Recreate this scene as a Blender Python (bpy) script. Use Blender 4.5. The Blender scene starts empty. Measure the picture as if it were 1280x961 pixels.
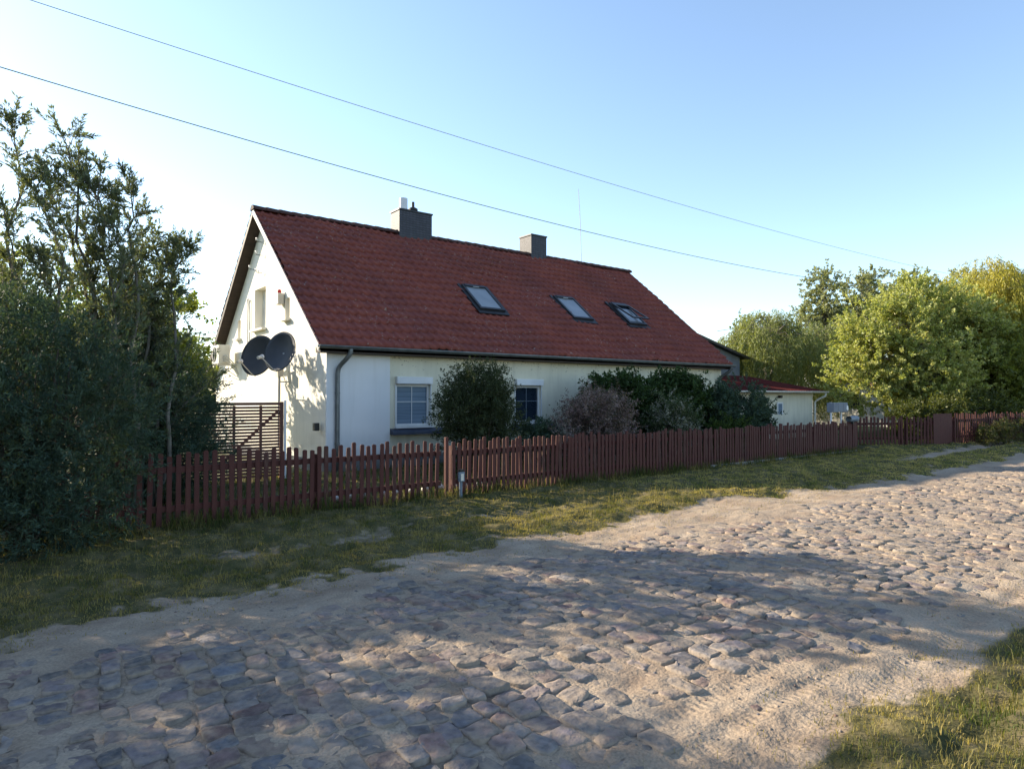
import bpy, math, random
import numpy as np
from mathutils import Vector, Matrix
random.seed(7)
sc = bpy.context.scene
COL = sc.collection
R = math.radians
# ------------------------------------------------------------------ camera
H = 1.65
YAW, PITCH, FPX = R(52.5), R(1.027), 815.9
cam_d = bpy.data.cameras.new('camera')
cam = bpy.data.objects.new('camera', cam_d); COL.objects.link(cam)
cam_d.sensor_fit = 'HORIZONTAL'; cam_d.sensor_width = 36.0; cam_d.lens = 36.0*FPX/1280
cam_d.clip_start = .05; cam_d.clip_end = 3000
Fv = Vector((math.cos(YAW)*math.cos(PITCH), math.sin(YAW)*math.cos(PITCH), math.sin(PITCH)))
cam.location = (0, 0, H); cam.rotation_euler = Fv.to_track_quat('-Z', 'Y').to_euler()
sc.camera = cam
# ------------------------------------------------------------------ light
EL = R(24.3); SH = Vector((-.49, .872)).normalized()
S = Vector((SH.x*math.cos(EL), SH.y*math.cos(EL), math.sin(EL)))
sun_d = bpy.data.lights.new('sun', 'SUN'); sun_d.energy = 5.0; sun_d.angle = R(.5); sun_d.color = (1, .86, .66)
sun = bpy.data.objects.new('sun', sun_d); COL.objects.link(sun)
sun.rotation_euler = (-S).to_track_quat('-Z', 'Y').to_euler(); sun.location = (-20, 30, 30)
w = bpy.data.worlds.new('World'); sc.world = w; w.use_nodes = True
nt = w.node_tree; bg = nt.nodes['Background']
sky = nt.nodes.new('ShaderNodeTexSky'); sky.sky_type = 'NISHITA'; sky.sun_disc = False
sky.sun_elevation = EL; sky.sun_rotation = math.atan2(SH.x, SH.y)
sky.air_density = 1.0; sky.dust_density = .3; sky.ozone_density = 1.1; sky.altitude = 50
hs = nt.nodes.new('ShaderNodeMix'); hs.data_type = 'RGBA'; hs.blend_type = 'MULTIPLY'; hs.inputs[0].default_value = 1; hs.inputs[7].default_value = (.96, 1.01, 1.05, 1)   # a clear pale cyan evening sky
hv = nt.nodes.new('ShaderNodeHueSaturation'); hv.inputs['Saturation'].default_value = .94; nt.links.new(sky.outputs[0], hv.inputs['Color']); nt.links.new(hv.outputs[0], hs.inputs[6]); nt.links.new(hs.outputs[2], bg.inputs[0]); bg.inputs[1].default_value = .12
sc.view_settings.view_transform = 'Standard'; sc.view_settings.look = 'None'
sc.view_settings.exposure = 1.38; sc.view_settings.gamma = 1; sc.view_settings.use_curve_mapping = False
sc.cycles.max_bounces = 6; sc.cycles.transparent_max_bounces = 6
# ------------------------------------------------------------------ materials
def mat(name, c1, c2=None, scale=6, rough=.8, bump=0, bscale=None, metal=0, detail=6, lo=.35, hi=.65, spec=.3, stretch=None):
    m = bpy.data.materials.new(name); m.use_nodes = True
    n, l = m.node_tree.nodes, m.node_tree.links; b = n['Principled BSDF']
    b.inputs['Roughness'].default_value = rough; b.inputs['Metallic'].default_value = metal
    b.inputs['Specular IOR Level'].default_value = spec
    tc = n.new('ShaderNodeTexCoord'); src = tc.outputs['Object']
    if stretch:
        mp = n.new('ShaderNodeMapping'); mp.inputs['Scale'].default_value = stretch; l.new(src, mp.inputs[0]); src = mp.outputs[0]
    if c2 is None: c2 = tuple(x*.82 for x in c1)
    t = n.new('ShaderNodeTexNoise'); t.inputs['Scale'].default_value = scale; t.inputs['Detail'].default_value = detail
    l.new(src, t.inputs[0])
    r = n.new('ShaderNodeValToRGB'); r.color_ramp.elements[0].position = lo; r.color_ramp.elements[1].position = hi
    r.color_ramp.elements[0].color = (*c1, 1); r.color_ramp.elements[1].color = (*c2, 1)
    l.new(t.outputs[0], r.inputs[0]); l.new(r.outputs[0], b.inputs['Base Color'])
    if bump:
        t2 = n.new('ShaderNodeTexNoise'); t2.inputs['Scale'].default_value = bscale or scale*6; t2.inputs['Detail'].default_value = 5
        l.new(src, t2.inputs[0])
        bp = n.new('ShaderNodeBump'); bp.inputs['Strength'].default_value = 1; bp.inputs['Distance'].default_value = bump
        l.new(t2.outputs[0], bp.inputs['Height']); l.new(bp.outputs[0], b.inputs['Normal'])
    return m
def attr_mat(name, rough=.8, bump=0, bscale=40, mulscale=12, mul=.35, trans=0, spec=.2):
    """colour from the mesh attribute Col (each leaf / stone / blade has its own), broken up by noise"""
    m = bpy.data.materials.new(name); m.use_nodes = True
    n, l = m.node_tree.nodes, m.node_tree.links; b = n['Principled BSDF']
    b.inputs['Roughness'].default_value = rough; b.inputs['Specular IOR Level'].default_value = spec
    a = n.new('ShaderNodeAttribute'); a.attribute_name = 'Col'
    src = a.outputs['Color']
    if mul:
        t = n.new('ShaderNodeTexNoise'); t.inputs['Scale'].default_value = mulscale; t.inputs['Detail'].default_value = 7
        tc = n.new('ShaderNodeTexCoord'); l.new(tc.outputs['Object'], t.inputs[0])
        mr = n.new('ShaderNodeMapRange'); mr.inputs[1].default_value = .3; mr.inputs[2].default_value = .7
        mr.inputs[3].default_value = 1-mul; mr.inputs[4].default_value = 1+mul; l.new(t.outputs[0], mr.inputs[0])
        vm = n.new('ShaderNodeVectorMath'); vm.operation = 'SCALE'; l.new(src, vm.inputs[0]); l.new(mr.outputs[0], vm.inputs['Scale'])
        src = vm.outputs[0]
    l.new(src, b.inputs['Base Color'])
    if bump:
        t2 = n.new('ShaderNodeTexNoise'); t2.inputs['Scale'].default_value = bscale; t2.inputs['Detail'].default_value = 6
        tc = n.new('ShaderNodeTexCoord'); l.new(tc.outputs['Object'], t2.inputs[0])
        bp = n.new('ShaderNodeBump'); bp.inputs['Distance'].default_value = bump
        l.new(t2.outputs[0], bp.inputs['Height']); l.new(bp.outputs[0], b.inputs['Normal'])
    if trans:
        tr = n.new('ShaderNodeBsdfTranslucent')
        vm = n.new('ShaderNodeMix'); vm.data_type = 'RGBA'; vm.blend_type = 'MULTIPLY'; vm.inputs[0].default_value = 1
        l.new(src, vm.inputs[6]); vm.inputs[7].default_value = (1.5, 1.45, .55, 1); l.new(vm.outputs[2], tr.inputs[0])
        mx = n.new('ShaderNodeMixShader'); mx.inputs[0].default_value = trans
        l.new(b.outputs[0], mx.inputs[1]); l.new(tr.outputs[0], mx.inputs[2]); l.new(mx.outputs[0], n['Material Output'].inputs[0])
    return m
def math_node(n, l, op, a, b=None):
    q = n.new('ShaderNodeMath'); q.operation = op
    for i, v in enumerate((a, b)):
        if v is None: continue
        if isinstance(v, (int, float)): q.inputs[i].default_value = v
        else: l.new(v, q.inputs[i])
    return q.outputs[0]
def tile_mat():
    """clay pantiles: per tile tint + dirt + pale lichen specks"""
    m = bpy.data.materials.new('roof_tiles'); m.use_nodes = True
    n, l = m.node_tree.nodes, m.node_tree.links; b = n['Principled BSDF']; b.inputs['Roughness'].default_value = .75
    b.inputs['Specular IOR Level'].default_value = .25
    tc = n.new('ShaderNodeTexCoord'); uv = n.new('ShaderNodeUVMap'); uv.uv_map = 'tile'
    sp = n.new('ShaderNodeSeparateXYZ'); l.new(uv.outputs[0], sp.inputs[0])
    cx = n.new('ShaderNodeCombineXYZ')
    l.new(math_node(n, l, 'FLOOR', sp.outputs[0]), cx.inputs[0]); l.new(math_node(n, l, 'FLOOR', sp.outputs[1]), cx.inputs[1])
    wn = n.new('ShaderNodeTexWhiteNoise'); wn.noise_dimensions = '2D'; l.new(cx.outputs[0], wn.inputs[0])
    r = n.new('ShaderNodeValToRGB'); e = r.color_ramp.elements
    e[0].position = 0; e[0].color = (.17, .044, .033, 1); e[1].position = 1; e[1].color = (.205, .056, .039, 1)
    k = e.new(.5); k.color = (.188, .049, .036, 1)
    l.new(wn.outputs[0], r.inputs[0])
    t = n.new('ShaderNodeTexNoise'); t.inputs['Scale'].default_value = .55; t.inputs['Detail'].default_value = 8; l.new(tc.outputs['Object'], t.inputs[0])
    r2 = n.new('ShaderNodeValToRGB'); r2.color_ramp.elements[0].position = .42; r2.color_ramp.elements[1].position = .68
    r2.color_ramp.elements[0].color = (0, 0, 0, 1); r2.color_ramp.elements[1].color = (.42, .42, .42, 1); l.new(t.outputs[0], r2.inputs[0])
    mx = n.new('ShaderNodeMix'); mx.data_type = 'RGBA'; l.new(r2.outputs[0], mx.inputs[0]); l.new(r.outputs[0], mx.inputs[6]); mx.inputs[7].default_value = (.085, .032, .031, 1)
    t3 = n.new('ShaderNodeTexNoise'); t3.inputs['Scale'].default_value = 16; t3.inputs['Detail'].default_value = 4; l.new(tc.outputs['Object'], t3.inputs[0])
    t4 = n.new('ShaderNodeTexNoise'); t4.inputs['Scale'].default_value = .8; t4.inputs['Detail'].default_value = 3
    mp = n.new('ShaderNodeMapping'); mp.inputs['Location'].default_value = (5, 3, 1); l.new(tc.outputs['Object'], mp.inputs[0]); l.new(mp.outputs[0], t4.inputs[0])
    g = math_node(n, l, 'MULTIPLY', math_node(n, l, 'GREATER_THAN', t3.outputs[0], .66), math_node(n, l, 'GREATER_THAN', t4.outputs[0], .52))
    m2 = n.new('ShaderNodeMix'); m2.data_type = 'RGBA'; l.new(math_node(n, l, 'MULTIPLY', g, .6), m2.inputs[0]); l.new(mx.outputs[2], m2.inputs[6]); m2.inputs[7].default_value = (.33, .30, .27, 1)
    l.new(m2.outputs[2], b.inputs['Base Color'])
    return m
def facade_mat():
    """cream render, flaking specks in a band under the eaves"""
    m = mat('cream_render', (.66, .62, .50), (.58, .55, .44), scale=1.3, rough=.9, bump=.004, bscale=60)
    n, l = m.node_tree.nodes, m.node_tree.links; b = n['Principled BSDF']; base = b.inputs['Base Color'].links[0].from_socket
    tc = n.new('ShaderNodeTexCoord'); t = n.new('ShaderNodeTexNoise'); t.inputs['Scale'].default_value = 17; t.inputs['Detail'].default_value = 6; l.new(tc.outputs['Object'], t.inputs[0])
    sp = n.new('ShaderNodeSeparateXYZ'); l.new(tc.outputs['Object'], sp.inputs[0])
    mr = n.new('ShaderNodeMapRange'); mr.inputs[1].default_value = 1.9; mr.inputs[2].default_value = 2.6; mr.inputs[3].default_value = .0; mr.inputs[4].default_value = .11; l.new(sp.outputs[2], mr.inputs[0])
    v = math_node(n, l, 'ADD', t.outputs[0], mr.outputs[0])
    g = math_node(n, l, 'GREATER_THAN', v, .735)
    mx = n.new('ShaderNodeMix'); mx.data_type = 'RGBA'; l.new(math_node(n, l, 'MULTIPLY', g, .7), mx.inputs[0]); l.new(base, mx.inputs[6]); mx.inputs[7].default_value = (.2, .18, .15, 1)
    l.new(mx.outputs[2], b.inputs['Base Color'])
    return m
def slate_mat():
    m = bpy.data.materials.new('slate'); m.use_nodes = True
    n, l = m.node_tree.nodes, m.node_tree.links; b = n['Principled BSDF']; b.inputs['Roughness'].default_value = .55; b.inputs['Specular IOR Level'].default_value = .4
    tc = n.new('ShaderNodeTexCoord'); mp = n.new('ShaderNodeMapping'); mp.inputs['Rotation'].default_value = (R(35), R(45), R(0)); l.new(tc.outputs['Object'], mp.inputs[0])
    k = n.new('ShaderNodeTexBrick'); k.inputs['Scale'].default_value = 6; k.inputs['Color1'].default_value = (.029, .032, .046, 1); k.inputs['Color2'].default_value = (.046, .048, .066, 1)
    k.inputs['Mortar'].default_value = (.012, .012, .016, 1); k.inputs['Mortar Size'].default_value = .03; l.new(mp.outputs[0], k.inputs[0]); l.new(k.outputs[0], b.inputs['Base Color'])
    bp = n.new('ShaderNodeBump'); bp.inputs['Distance'].default_value = .01; l.new(k.outputs[1], bp.inputs['Height']); bp.invert = True; l.new(bp.outputs[0], b.inputs['Normal'])
    return m
def ground_mat():
    """sand / soil / dry turf mixed by the mesh attribute Sand (where the sand lies)"""
    m = bpy.data.materials.new('sandy_ground'); m.use_nodes = True
    n, l = m.node_tree.nodes, m.node_tree.links; b = n['Principled BSDF']; b.inputs['Roughness'].default_value = .95; b.inputs['Specular IOR Level'].default_value = .1
    tc = n.new('ShaderNodeTexCoord')
    def noise(s, d=6, off=0):
        t = n.new('ShaderNodeTexNoise'); t.inputs['Scale'].default_value = s; t.inputs['Detail'].default_value = d
        mp = n.new('ShaderNodeMapping'); mp.inputs['Location'].default_value = (off, off*.7, 0); l.new(tc.outputs['Object'], mp.inputs[0]); l.new(mp.outputs[0], t.inputs[0]); return t.outputs[0]
    def ramp(src, stops):
        r = n.new('ShaderNodeValToRGB'); e = r.color_ramp.elements
        e[0].position, e[0].color = stops[0][0], (*stops[0][1], 1); e[1].position, e[1].color = stops[-1][0], (*stops[-1][1], 1)
        for p, c in stops[1:-1]: q = e.new(p); q.color = (*c, 1)
        l.new(src, r.inputs[0]); return r.outputs[0]
    sand = ramp(noise(2.2, 9), [(.3, (.23, .172, .124)), (.5, (.30, .235, .172)), (.7, (.345, .28, .212))])
    turf = ramp(noise(5, 8, 3), [(.3, (.045, .05, .02)), (.52, (.09, .08, .035)), (.72, (.16, .13, .07))])
    a = n.new('ShaderNodeAttribute'); a.attribute_name = 'Sand'
    edge = math_node(n, l, 'ADD', a.outputs['Fac'], math_node(n, l, 'MULTIPLY', math_node(n, l, 'SUBTRACT', noise(9, 8, 9), .5), .7))
    mr = n.new('ShaderNodeMapRange'); mr.inputs[1].default_value = .35; mr.inputs[2].default_value = .65; l.new(edge, mr.inputs[0])
    mx = n.new('ShaderNodeMix'); mx.data_type = 'RGBA'; l.new(mr.outputs[0], mx.inputs[0]); l.new(turf, mx.inputs[6]); l.new(sand, mx.inputs[7])
    sc2 = noise(70, 3, 1); mr2 = n.new('ShaderNodeMapRange'); mr2.inputs[1].default_value = .3; mr2.inputs[2].default_value = .7; mr2.inputs[3].default_value = .8; mr2.inputs[4].default_value = 1.15; l.new(sc2, mr2.inputs[0])
    vm = n.new('ShaderNodeVectorMath'); vm.operation = 'SCALE'; l.new(mx.outputs[2], vm.inputs[0]); l.new(mr2.outputs[0], vm.inputs['Scale'])
    l.new(vm.outputs[0], b.inputs['Base Color'])
    bp = n.new('ShaderNodeBump'); bp.inputs['Distance'].default_value = .012; 
    sp = n.new('ShaderNodeSeparateXYZ'); l.new(tc.outputs['Object'], sp.inputs[0])
    zig = math_node(n, l, 'MULTIPLY', math_node(n, l, 'SINE', math_node(n, l, 'MULTIPLY', sp.outputs[1], 45)), .9)
    bars = math_node(n, l, 'SINE', math_node(n, l, 'ADD', math_node(n, l, 'MULTIPLY', sp.outputs[0], 118), zig))
    ta = n.new('ShaderNodeAttribute'); ta.attribute_name = 'Track'
    hsum = math_node(n, l, 'ADD', noise(45, 8, 5), math_node(n, l, 'MULTIPLY', math_node(n, l, 'MULTIPLY', bars, math_node(n, l, 'MULTIPLY', ta.outputs['Fac'], math_node(n, l, 'SUBTRACT', math_node(n, l, 'MULTIPLY', noise(3.5, 4, 2), 2.4), .55))), .28))
    l.new(hsum, bp.inputs['Height']); l.new(bp.outputs[0], b.inputs['Normal'])
    return m
def grime(m, amt=.22):
    """rain streaks and splash dirt in the render coat"""
    n, l = m.node_tree.nodes, m.node_tree.links; b = n['Principled BSDF']; src = b.inputs['Base Color'].links[0].from_socket
    tc = n.new('ShaderNodeTexCoord'); mp = n.new('ShaderNodeMapping'); mp.inputs['Scale'].default_value = (5, 5, .45); l.new(tc.outputs['Object'], mp.inputs[0])
    t = n.new('ShaderNodeTexNoise'); t.inputs['Scale'].default_value = 1.4; t.inputs['Detail'].default_value = 8; l.new(mp.outputs[0], t.inputs[0])
    mr = n.new('ShaderNodeMapRange'); mr.inputs[1].default_value = .48; mr.inputs[2].default_value = .75; mr.inputs[4].default_value = amt; l.new(t.outputs[0], mr.inputs[0])
    sp = n.new('ShaderNodeSeparateXYZ'); l.new(tc.outputs['Object'], sp.inputs[0])
    t2 = n.new('ShaderNodeTexNoise'); t2.inputs['Scale'].default_value = 3; t2.inputs['Detail'].default_value = 8; l.new(tc.outputs['Object'], t2.inputs[0])
    lo = n.new('ShaderNodeMapRange'); lo.inputs[1].default_value = 1.0; lo.inputs[2].default_value = .2; lo.inputs[4].default_value = .9; l.new(sp.outputs[2], lo.inputs[0])
    k = math_node(n, l, 'ADD', mr.outputs[0], math_node(n, l, 'MULTIPLY', lo.outputs[0], math_node(n, l, 'MULTIPLY', t2.outputs[0], t2.outputs[0])))
    mx = n.new('ShaderNodeMix'); mx.data_type = 'RGBA'; l.new(k, mx.inputs[0]); l.new(src, mx.inputs[6]); mx.inputs[7].default_value = (.22, .19, .15, 1); l.new(mx.outputs[2], b.inputs['Base Color'])
    return m
M = dict(
    cream=grime(facade_mat()), white=grime(mat('white_render', (.70, .70, .72), (.64, .65, .67), scale=.9, rough=.9, bump=.003, bscale=80), .12),
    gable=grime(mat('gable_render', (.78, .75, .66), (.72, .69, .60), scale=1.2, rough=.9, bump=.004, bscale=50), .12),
    tile=tile_mat(), slate=slate_mat(), plinth=mat('plinth_render', (.17, .17, .17), (.1, .1, .1), scale=4, rough=.9, bump=.004),
    brownwood=mat('brown_board', (.026, .016, .012), (.042, .025, .017), scale=3, rough=.6, stretch=(1, 1, 8)),
    fence=mat('red_brown_paint', (.078, .021, .017), (.05, .0145, .0125), scale=5, rough=.7, bump=.002, bscale=40, stretch=(6, 6, 1), lo=.3, hi=.75),
    fenceold=mat('worn_red_brown_paint', (.065, .025, .021), (.12, .08, .062), scale=7, rough=.85, bump=.003, bscale=40, stretch=(6, 6, 1), lo=.5, hi=.75),
    slat=mat('brown_slat_wood', (.11, .042, .03), (.075, .03, .022), scale=5, rough=.6, stretch=(1, 6, 6)),
    zinc=mat('weathered_zinc', (.13, .14, .14), (.19, .20, .20), scale=5, rough=.5, metal=.5),
    darkzinc=mat('dark_gutter_zinc', (.06, .062, .06), (.10, .10, .095), scale=5, rough=.5, metal=.4),
    pvc=mat('white_pvc', (.62, .63, .65), (.55, .56, .58), scale=3, rough=.35, spec=.5),
    blind=mat('window_blind', (.17, .23, .30), (.11, .155, .21), scale=2, rough=.8, stretch=(.3, 1, 14)),
    glass=mat('dark_window_glass', (.012, .02, .035), (.02, .03, .045), scale=2, rough=.04, spec=.8),
    roofglass=mat('roof_window_glass', (.16, .18, .20), (.20, .22, .24), scale=2, rough=.06, spec=.8),
    sill=mat('blue_grey_sill', (.045, .055, .085), (.07, .08, .11), scale=5, rough=.6),
    dkmetal=mat('dark_frame_metal', (.02, .021, .024), (.035, .036, .04), scale=5, rough=.4, metal=.3),
    dish=mat('dark_grey_dish', (.045, .048, .055), (.06, .062, .07), scale=3, rough=.45),
    galv=mat('galvanised_steel', (.50, .50, .48), (.40, .40, .39), scale=8, rough=.5, metal=.1),
    plast=mat('offwhite_plastic', (.62, .60, .54), (.55, .52, .46), scale=4, rough=.5),
    red=mat('red_lens', (.5, .03, .03), (.4, .02, .02), rough=.3),
    black=mat('black_plastic', (.015, .015, .015), (.025, .025, .025), rough=.5),
    bluegrey=mat('blue_grey_paint', (.16, .20, .25), (.11, .14, .18), scale=6, rough=.55),
    greywall=mat('grey_cladding', (.20, .22, .25), (.16, .175, .20), scale=3, rough=.8),
    redmetal=mat('red_roof_sheet', (.085, .02, .017), (.06, .017, .015), scale=2, rough=.95, spec=.02),
    terra=mat('terracotta_roof', (.42, .16, .09), (.33, .12, .07), scale=5, rough=.8),
    concrete=mat('concrete', (.36, .34, .31), (.27, .26, .24), scale=6, rough=.9, bump=.003),
    stone=mat('pale_stone', (.62, .60, .56), (.48, .46, .42), scale=7, rough=.9, bump=.004),
    bark=mat('bark', (.085, .068, .052), (.05, .04, .03), scale=9, rough=.95, bump=.01, stretch=(1, 1, .3)),
    greybark=mat('grey_bark', (.16, .145, .125), (.09, .08, .065), scale=9, rough=.95, bump=.01, stretch=(1, 1, .3)),
    wire=mat('wire', (.24, .25, .17), (.28, .29, .2), rough=.6),
    leaf=attr_mat('leaves', rough=.5, trans=.38, mul=0, spec=.35), leafd=attr_mat('thick_leaves', rough=.65, trans=.27, mul=0, spec=.15),
    grass=attr_mat('grass_blades', rough=.6, trans=.4, mul=0, spec=.2),
    cobble=attr_mat('cobblestones', rough=.85, bump=.016, bscale=22, mulscale=22, mul=.3, spec=.3),
    ground=ground_mat(), farground=mat('far_meadow', (.07, .085, .03), (.13, .12, .05), scale=.6, rough=.95),
)
# ------------------------------------------------------------------ mesh helpers
class MB:
    def __init__(s): s.v = []; s.f = []
    def add(s, vs, fs):
        o = len(s.v); s.v += [tuple(p) for p in vs]; s.f += [tuple(i+o for i in f) for f in fs]; return s
    def box(s, a, b, m=None):
        vs = [Vector((x, y, z)) for z in (a[2], b[2]) for y in (a[1], b[1]) for x in (a[0], b[0])]
        if m: vs = [m @ p for p in vs]
        return s.add(vs, [(0, 2, 3, 1), (4, 5, 7, 6), (0, 1, 5, 4), (2, 6, 7, 3), (0, 4, 6, 2), (1, 3, 7, 5)])
    def cbox(s, c, d, bev=.006, m=None):
        """box with chamfered edges, centre c, size d"""
        import bmesh
        bm = bmesh.new(); bmesh.ops.create_cube(bm, size=1)
        for q in bm.verts: q.co = Vector((q.co.x*d[0], q.co.y*d[1], q.co.z*d[2]))
        bmesh.ops.bevel(bm, geom=bm.edges[:], offset=min(bev, min(d)*.3), segments=2, affect='EDGES', profile=.7)
        bm.verts.index_update()
        vs = [q.co + Vector(c) for q in bm.verts]
        if m: vs = [m @ p for p in vs]
        s.add(vs, [[q.index for q in f.verts] for f in bm.faces]); bm.free(); return s
    def tube(s, pts, rad, n=6, cap=True):
        pts = [Vector(p) for p in pts]
        if not hasattr(rad, '__len__'): rad = [rad]*len(pts)
        vs = []; up = None
        for i, p in enumerate(pts):
            d = (pts[min(i+1, len(pts)-1)] - pts[max(i-1, 0)]).normalized()
            if up is None: up = d.orthogonal().normalized()
            else:
                up = up - d*up.dot(d); up = up.normalized() if up.length > 1e-5 else d.orthogonal().normalized()
            q = d.cross(up)
            for k in range(n):
                a = 2*math.pi*k/n; vs.append(p + (up*math.cos(a) + q*math.sin(a))*rad[i])
        fs = [(i*n+k, i*n+(k+1) % n, (i+1)*n+(k+1) % n, (i+1)*n+k) for i in range(len(pts)-1) for k in range(n)]
        if cap: fs += [tuple(range(n-1, -1, -1)), tuple((len(pts)-1)*n+k for k in range(n))]
        return s.add(vs, fs)
    def prism(s, poly, ext):
        """planar polygon extruded by the vector ext"""
        n = len(poly); vs = [Vector(p) for p in poly]; vs += [p + Vector(ext) for p in vs]
        return s.add(vs, [tuple(range(n-1, -1, -1)), tuple(range(n, 2*n))] + [(i, (i+1) % n, n+(i+1) % n, n+i) for i in range(n)])
    def lathe(s, prof, n, m=None):
        vs = []
        for r, z in prof:
            for k in range(n):
                a = 2*math.pi*k/n; p = Vector((r*math.cos(a), r*math.sin(a), z)); vs.append(m @ p if m else p)
        fs = [(i*n+k, i*n+(k+1) % n, (i+1)*n+(k+1) % n, (i+1)*n+k) for i in range(len(prof)-1) for k in range(n)]
        fs += [tuple(range(n-1, -1, -1)), tuple((len(prof)-1)*n+k for k in range(n))]
        return s.add(vs, fs)
    def build(s, name, m, parent=None, smooth=False):
        me = bpy.data.meshes.new(name); me.from_pydata(s.v, [], s.f); me.update()
        if smooth: me.polygons.foreach_set('use_smooth', [True]*len(me.polygons))
        return link(name, me, m, parent)
def link(name, me, m, parent=None):
    o = bpy.data.objects.new(name, me); COL.objects.link(o)
    if m: me.materials.append(m)
    if parent:
        o.parent = parent; o.matrix_parent_inverse = Matrix.Translation(-Vector(parent.location))
    return o
def np_mesh(name, V, F, col=None, attr=None, smooth=False):
    """V (n,3), F (m,4) or (m,3)"""
    me = bpy.data.meshes.new(name); k = F.shape[1]
    me.vertices.add(len(V)); me.vertices.foreach_set('co', np.asarray(V, np.float32).ravel())
    me.loops.add(F.size); me.loops.foreach_set('vertex_index', F.astype(np.int32).ravel())
    me.polygons.add(len(F)); me.polygons.foreach_set('loop_start', (np.arange(len(F))*k).astype(np.int32))
    me.polygons.foreach_set('loop_total', np.full(len(F), k, np.int32))
    if smooth: me.polygons.foreach_set('use_smooth', np.ones(len(F), bool))
    if col is not None:
        a = me.attributes.new('Col', 'FLOAT_COLOR', 'POINT')
        a.data.foreach_set('color', np.concatenate([col, np.ones((len(col), 1))], 1).astype(np.float32).ravel())
    if attr is not None:
        for nm, v in attr.items():
            a = me.attributes.new(nm, 'FLOAT', 'POINT'); a.data.foreach_set('value', np.asarray(v, np.float32).ravel())
    me.update(calc_edges=True); return me
def tag(o, label, cat, group=None):
    o['label'] = label; o['category'] = cat
    if group: o['group'] = group
    return o
def thing(name, label, cat, loc=(0, 0, 0), group=None):
    o = bpy.data.objects.new(name, None); COL.objects.link(o); o.location = loc; o.empty_display_size = .2
    return tag(o, label, cat, group)
def struct(o, kind='structure'): o['kind'] = kind; return o
def bake(o, cutters):
    """cut boxes out of a mesh object"""
    for c in cutters:
        md = o.modifiers.new('cut', 'BOOLEAN'); md.object = c; md.operation = 'DIFFERENCE'; md.solver = 'EXACT'
    dg = bpy.context.evaluated_depsgraph_get(); me = bpy.data.meshes.new_from_object(o.evaluated_get(dg))
    o.modifiers.clear(); o.data = me
    for c in cutters: bpy.data.objects.remove(c)
def cutter(a, b): return MB().box(a, b).build('cutter', None)
# ------------------------------------------------------------------ noise helpers
def fnoise(seed, scale, octaves=4, dim=2, n=10):
    g = np.random.default_rng(seed); Ks, Ph, A = [], [], []
    for o in range(octaves):
        k = g.normal(size=(n, dim)); k /= np.linalg.norm(k, axis=1)[:, None]
        Ks.append(k*(2*math.pi/scale)*(2**o)*g.uniform(.6, 1.4, (n, 1))); Ph.append(g.uniform(0, 6.28, n)); A.append(np.full(n, .55**o))
    Ks, Ph, A = np.concatenate(Ks), np.concatenate(Ph), np.concatenate(A)
    nrm = math.sqrt((A**2).sum()/2)
    def f(P):
        P = np.asarray(P); out = np.zeros(P.shape[:-1])
        for k, p, a in zip(Ks, Ph, A): out += a*np.sin(P@k+p)
        return out/nrm            # roughly unit variance
    return f
def sstep(x, a, b): t = np.clip((x-a)/(b-a), 0, 1); return t*t*(3-2*t)
# ------------------------------------------------------------------ ground, road, verge
n_edge = fnoise(3, 2.2, 4); n_edge2 = fnoise(5, .6, 3); n_h = fnoise(11, 1.6, 5); n_fine = fnoise(12, .22, 3); n_patch = fnoise(21, 1.3, 4); n_track = fnoise(23, 3., 2)
def sand_mask(X, Y):
    P = np.stack([X, Y], -1); e = n_edge(P); e2 = n_edge2(P)
    ed = np.interp(X, [-20, 0, 2, 3.7, 6, 8.2, 9.5, 11.5, 13.5, 20, 26, 60], [5.5, 5.55, 5.72, 5.85, 5.95, 6.25, 6.2, 5.85, 5.7, 5.75, 6.3, 6.3])
    s = sstep(ed + .10*e + .08*e2 - Y, -.22, .22)                         # sand on the road side
    rg = np.interp(X, [-20, 2.2, 2.8, 3.4, 4.2, 5.6, 7, 60], [1.1, 1.2, 1.50, 1.58, 1.50, 1.46, 1.3, 1.0])
    s = s*sstep(Y - rg + .05*e + .05*e2, -.22, .22)                       # grass on the near right
    rear = sstep(Y, 6.5, 6.7)*sstep(7.9 - .3*np.clip(X-4, 0, 4)/4 - Y, -.2, .2)*sstep(X, .6, 2)*sstep(6.6-X, -.6, .6)
    s = np.maximum(s, np.where(Y > 5.9, rear*sstep(n_patch(P), .0, 1.2)*.5, 0))   # worn wheel tracks in the verge
    drv = sstep(X, 16, 21)*np.exp(-((Y-(7.35+.06*(X-20)))/.33)**2)
    s = np.maximum(s, np.clip(drv*1.05 + .1*e2*drv, 0, 1))
    return s
def track_mask(X, Y, s):
    m = 0*X
    for c, wd in ((1.66, .075), (1.92, .07), (2.18, .06)): m = np.maximum(m, np.exp(-(((Y-(c+.014*n_track(np.stack([X, Y], -1))+.03*(X-3)))/wd)**4)))
    for c, wd in ((5.30, .10), (5.58, .08)): m = np.maximum(m, .6*np.exp(-(((Y-(c+.02*n_track(np.stack([X, Y], -1))))/wd)**4)))
    return m*s
def road_h(X, Y, s):
    P = np.stack([X, Y], -1)
    z = .012*n_h(P) + .003*n_fine(P)
    crown = .05*np.clip(1-((Y-3.6)/2.2)**2, -1, 1)
    z = z + crown*s
    for c, wd in ((1.66, .06), (1.92, .055), (2.18, .05), (5.35, .14)):                 # wheel ruts in the sand
        cc = c + .014*n_track(P) + .03*(X-3)*(c < 3)
        d = (Y-cc)/wd
        z = z - .009*np.exp(-d*d)*s + .004*np.exp(-((np.abs(d)-1.6)/.6)**2)*s
        pass
    z = z + (1-s)*(.03 + .02*n_edge2(P)) * sstep(14-Y, 0, 1)
    return z
xs = [-5.0]
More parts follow.
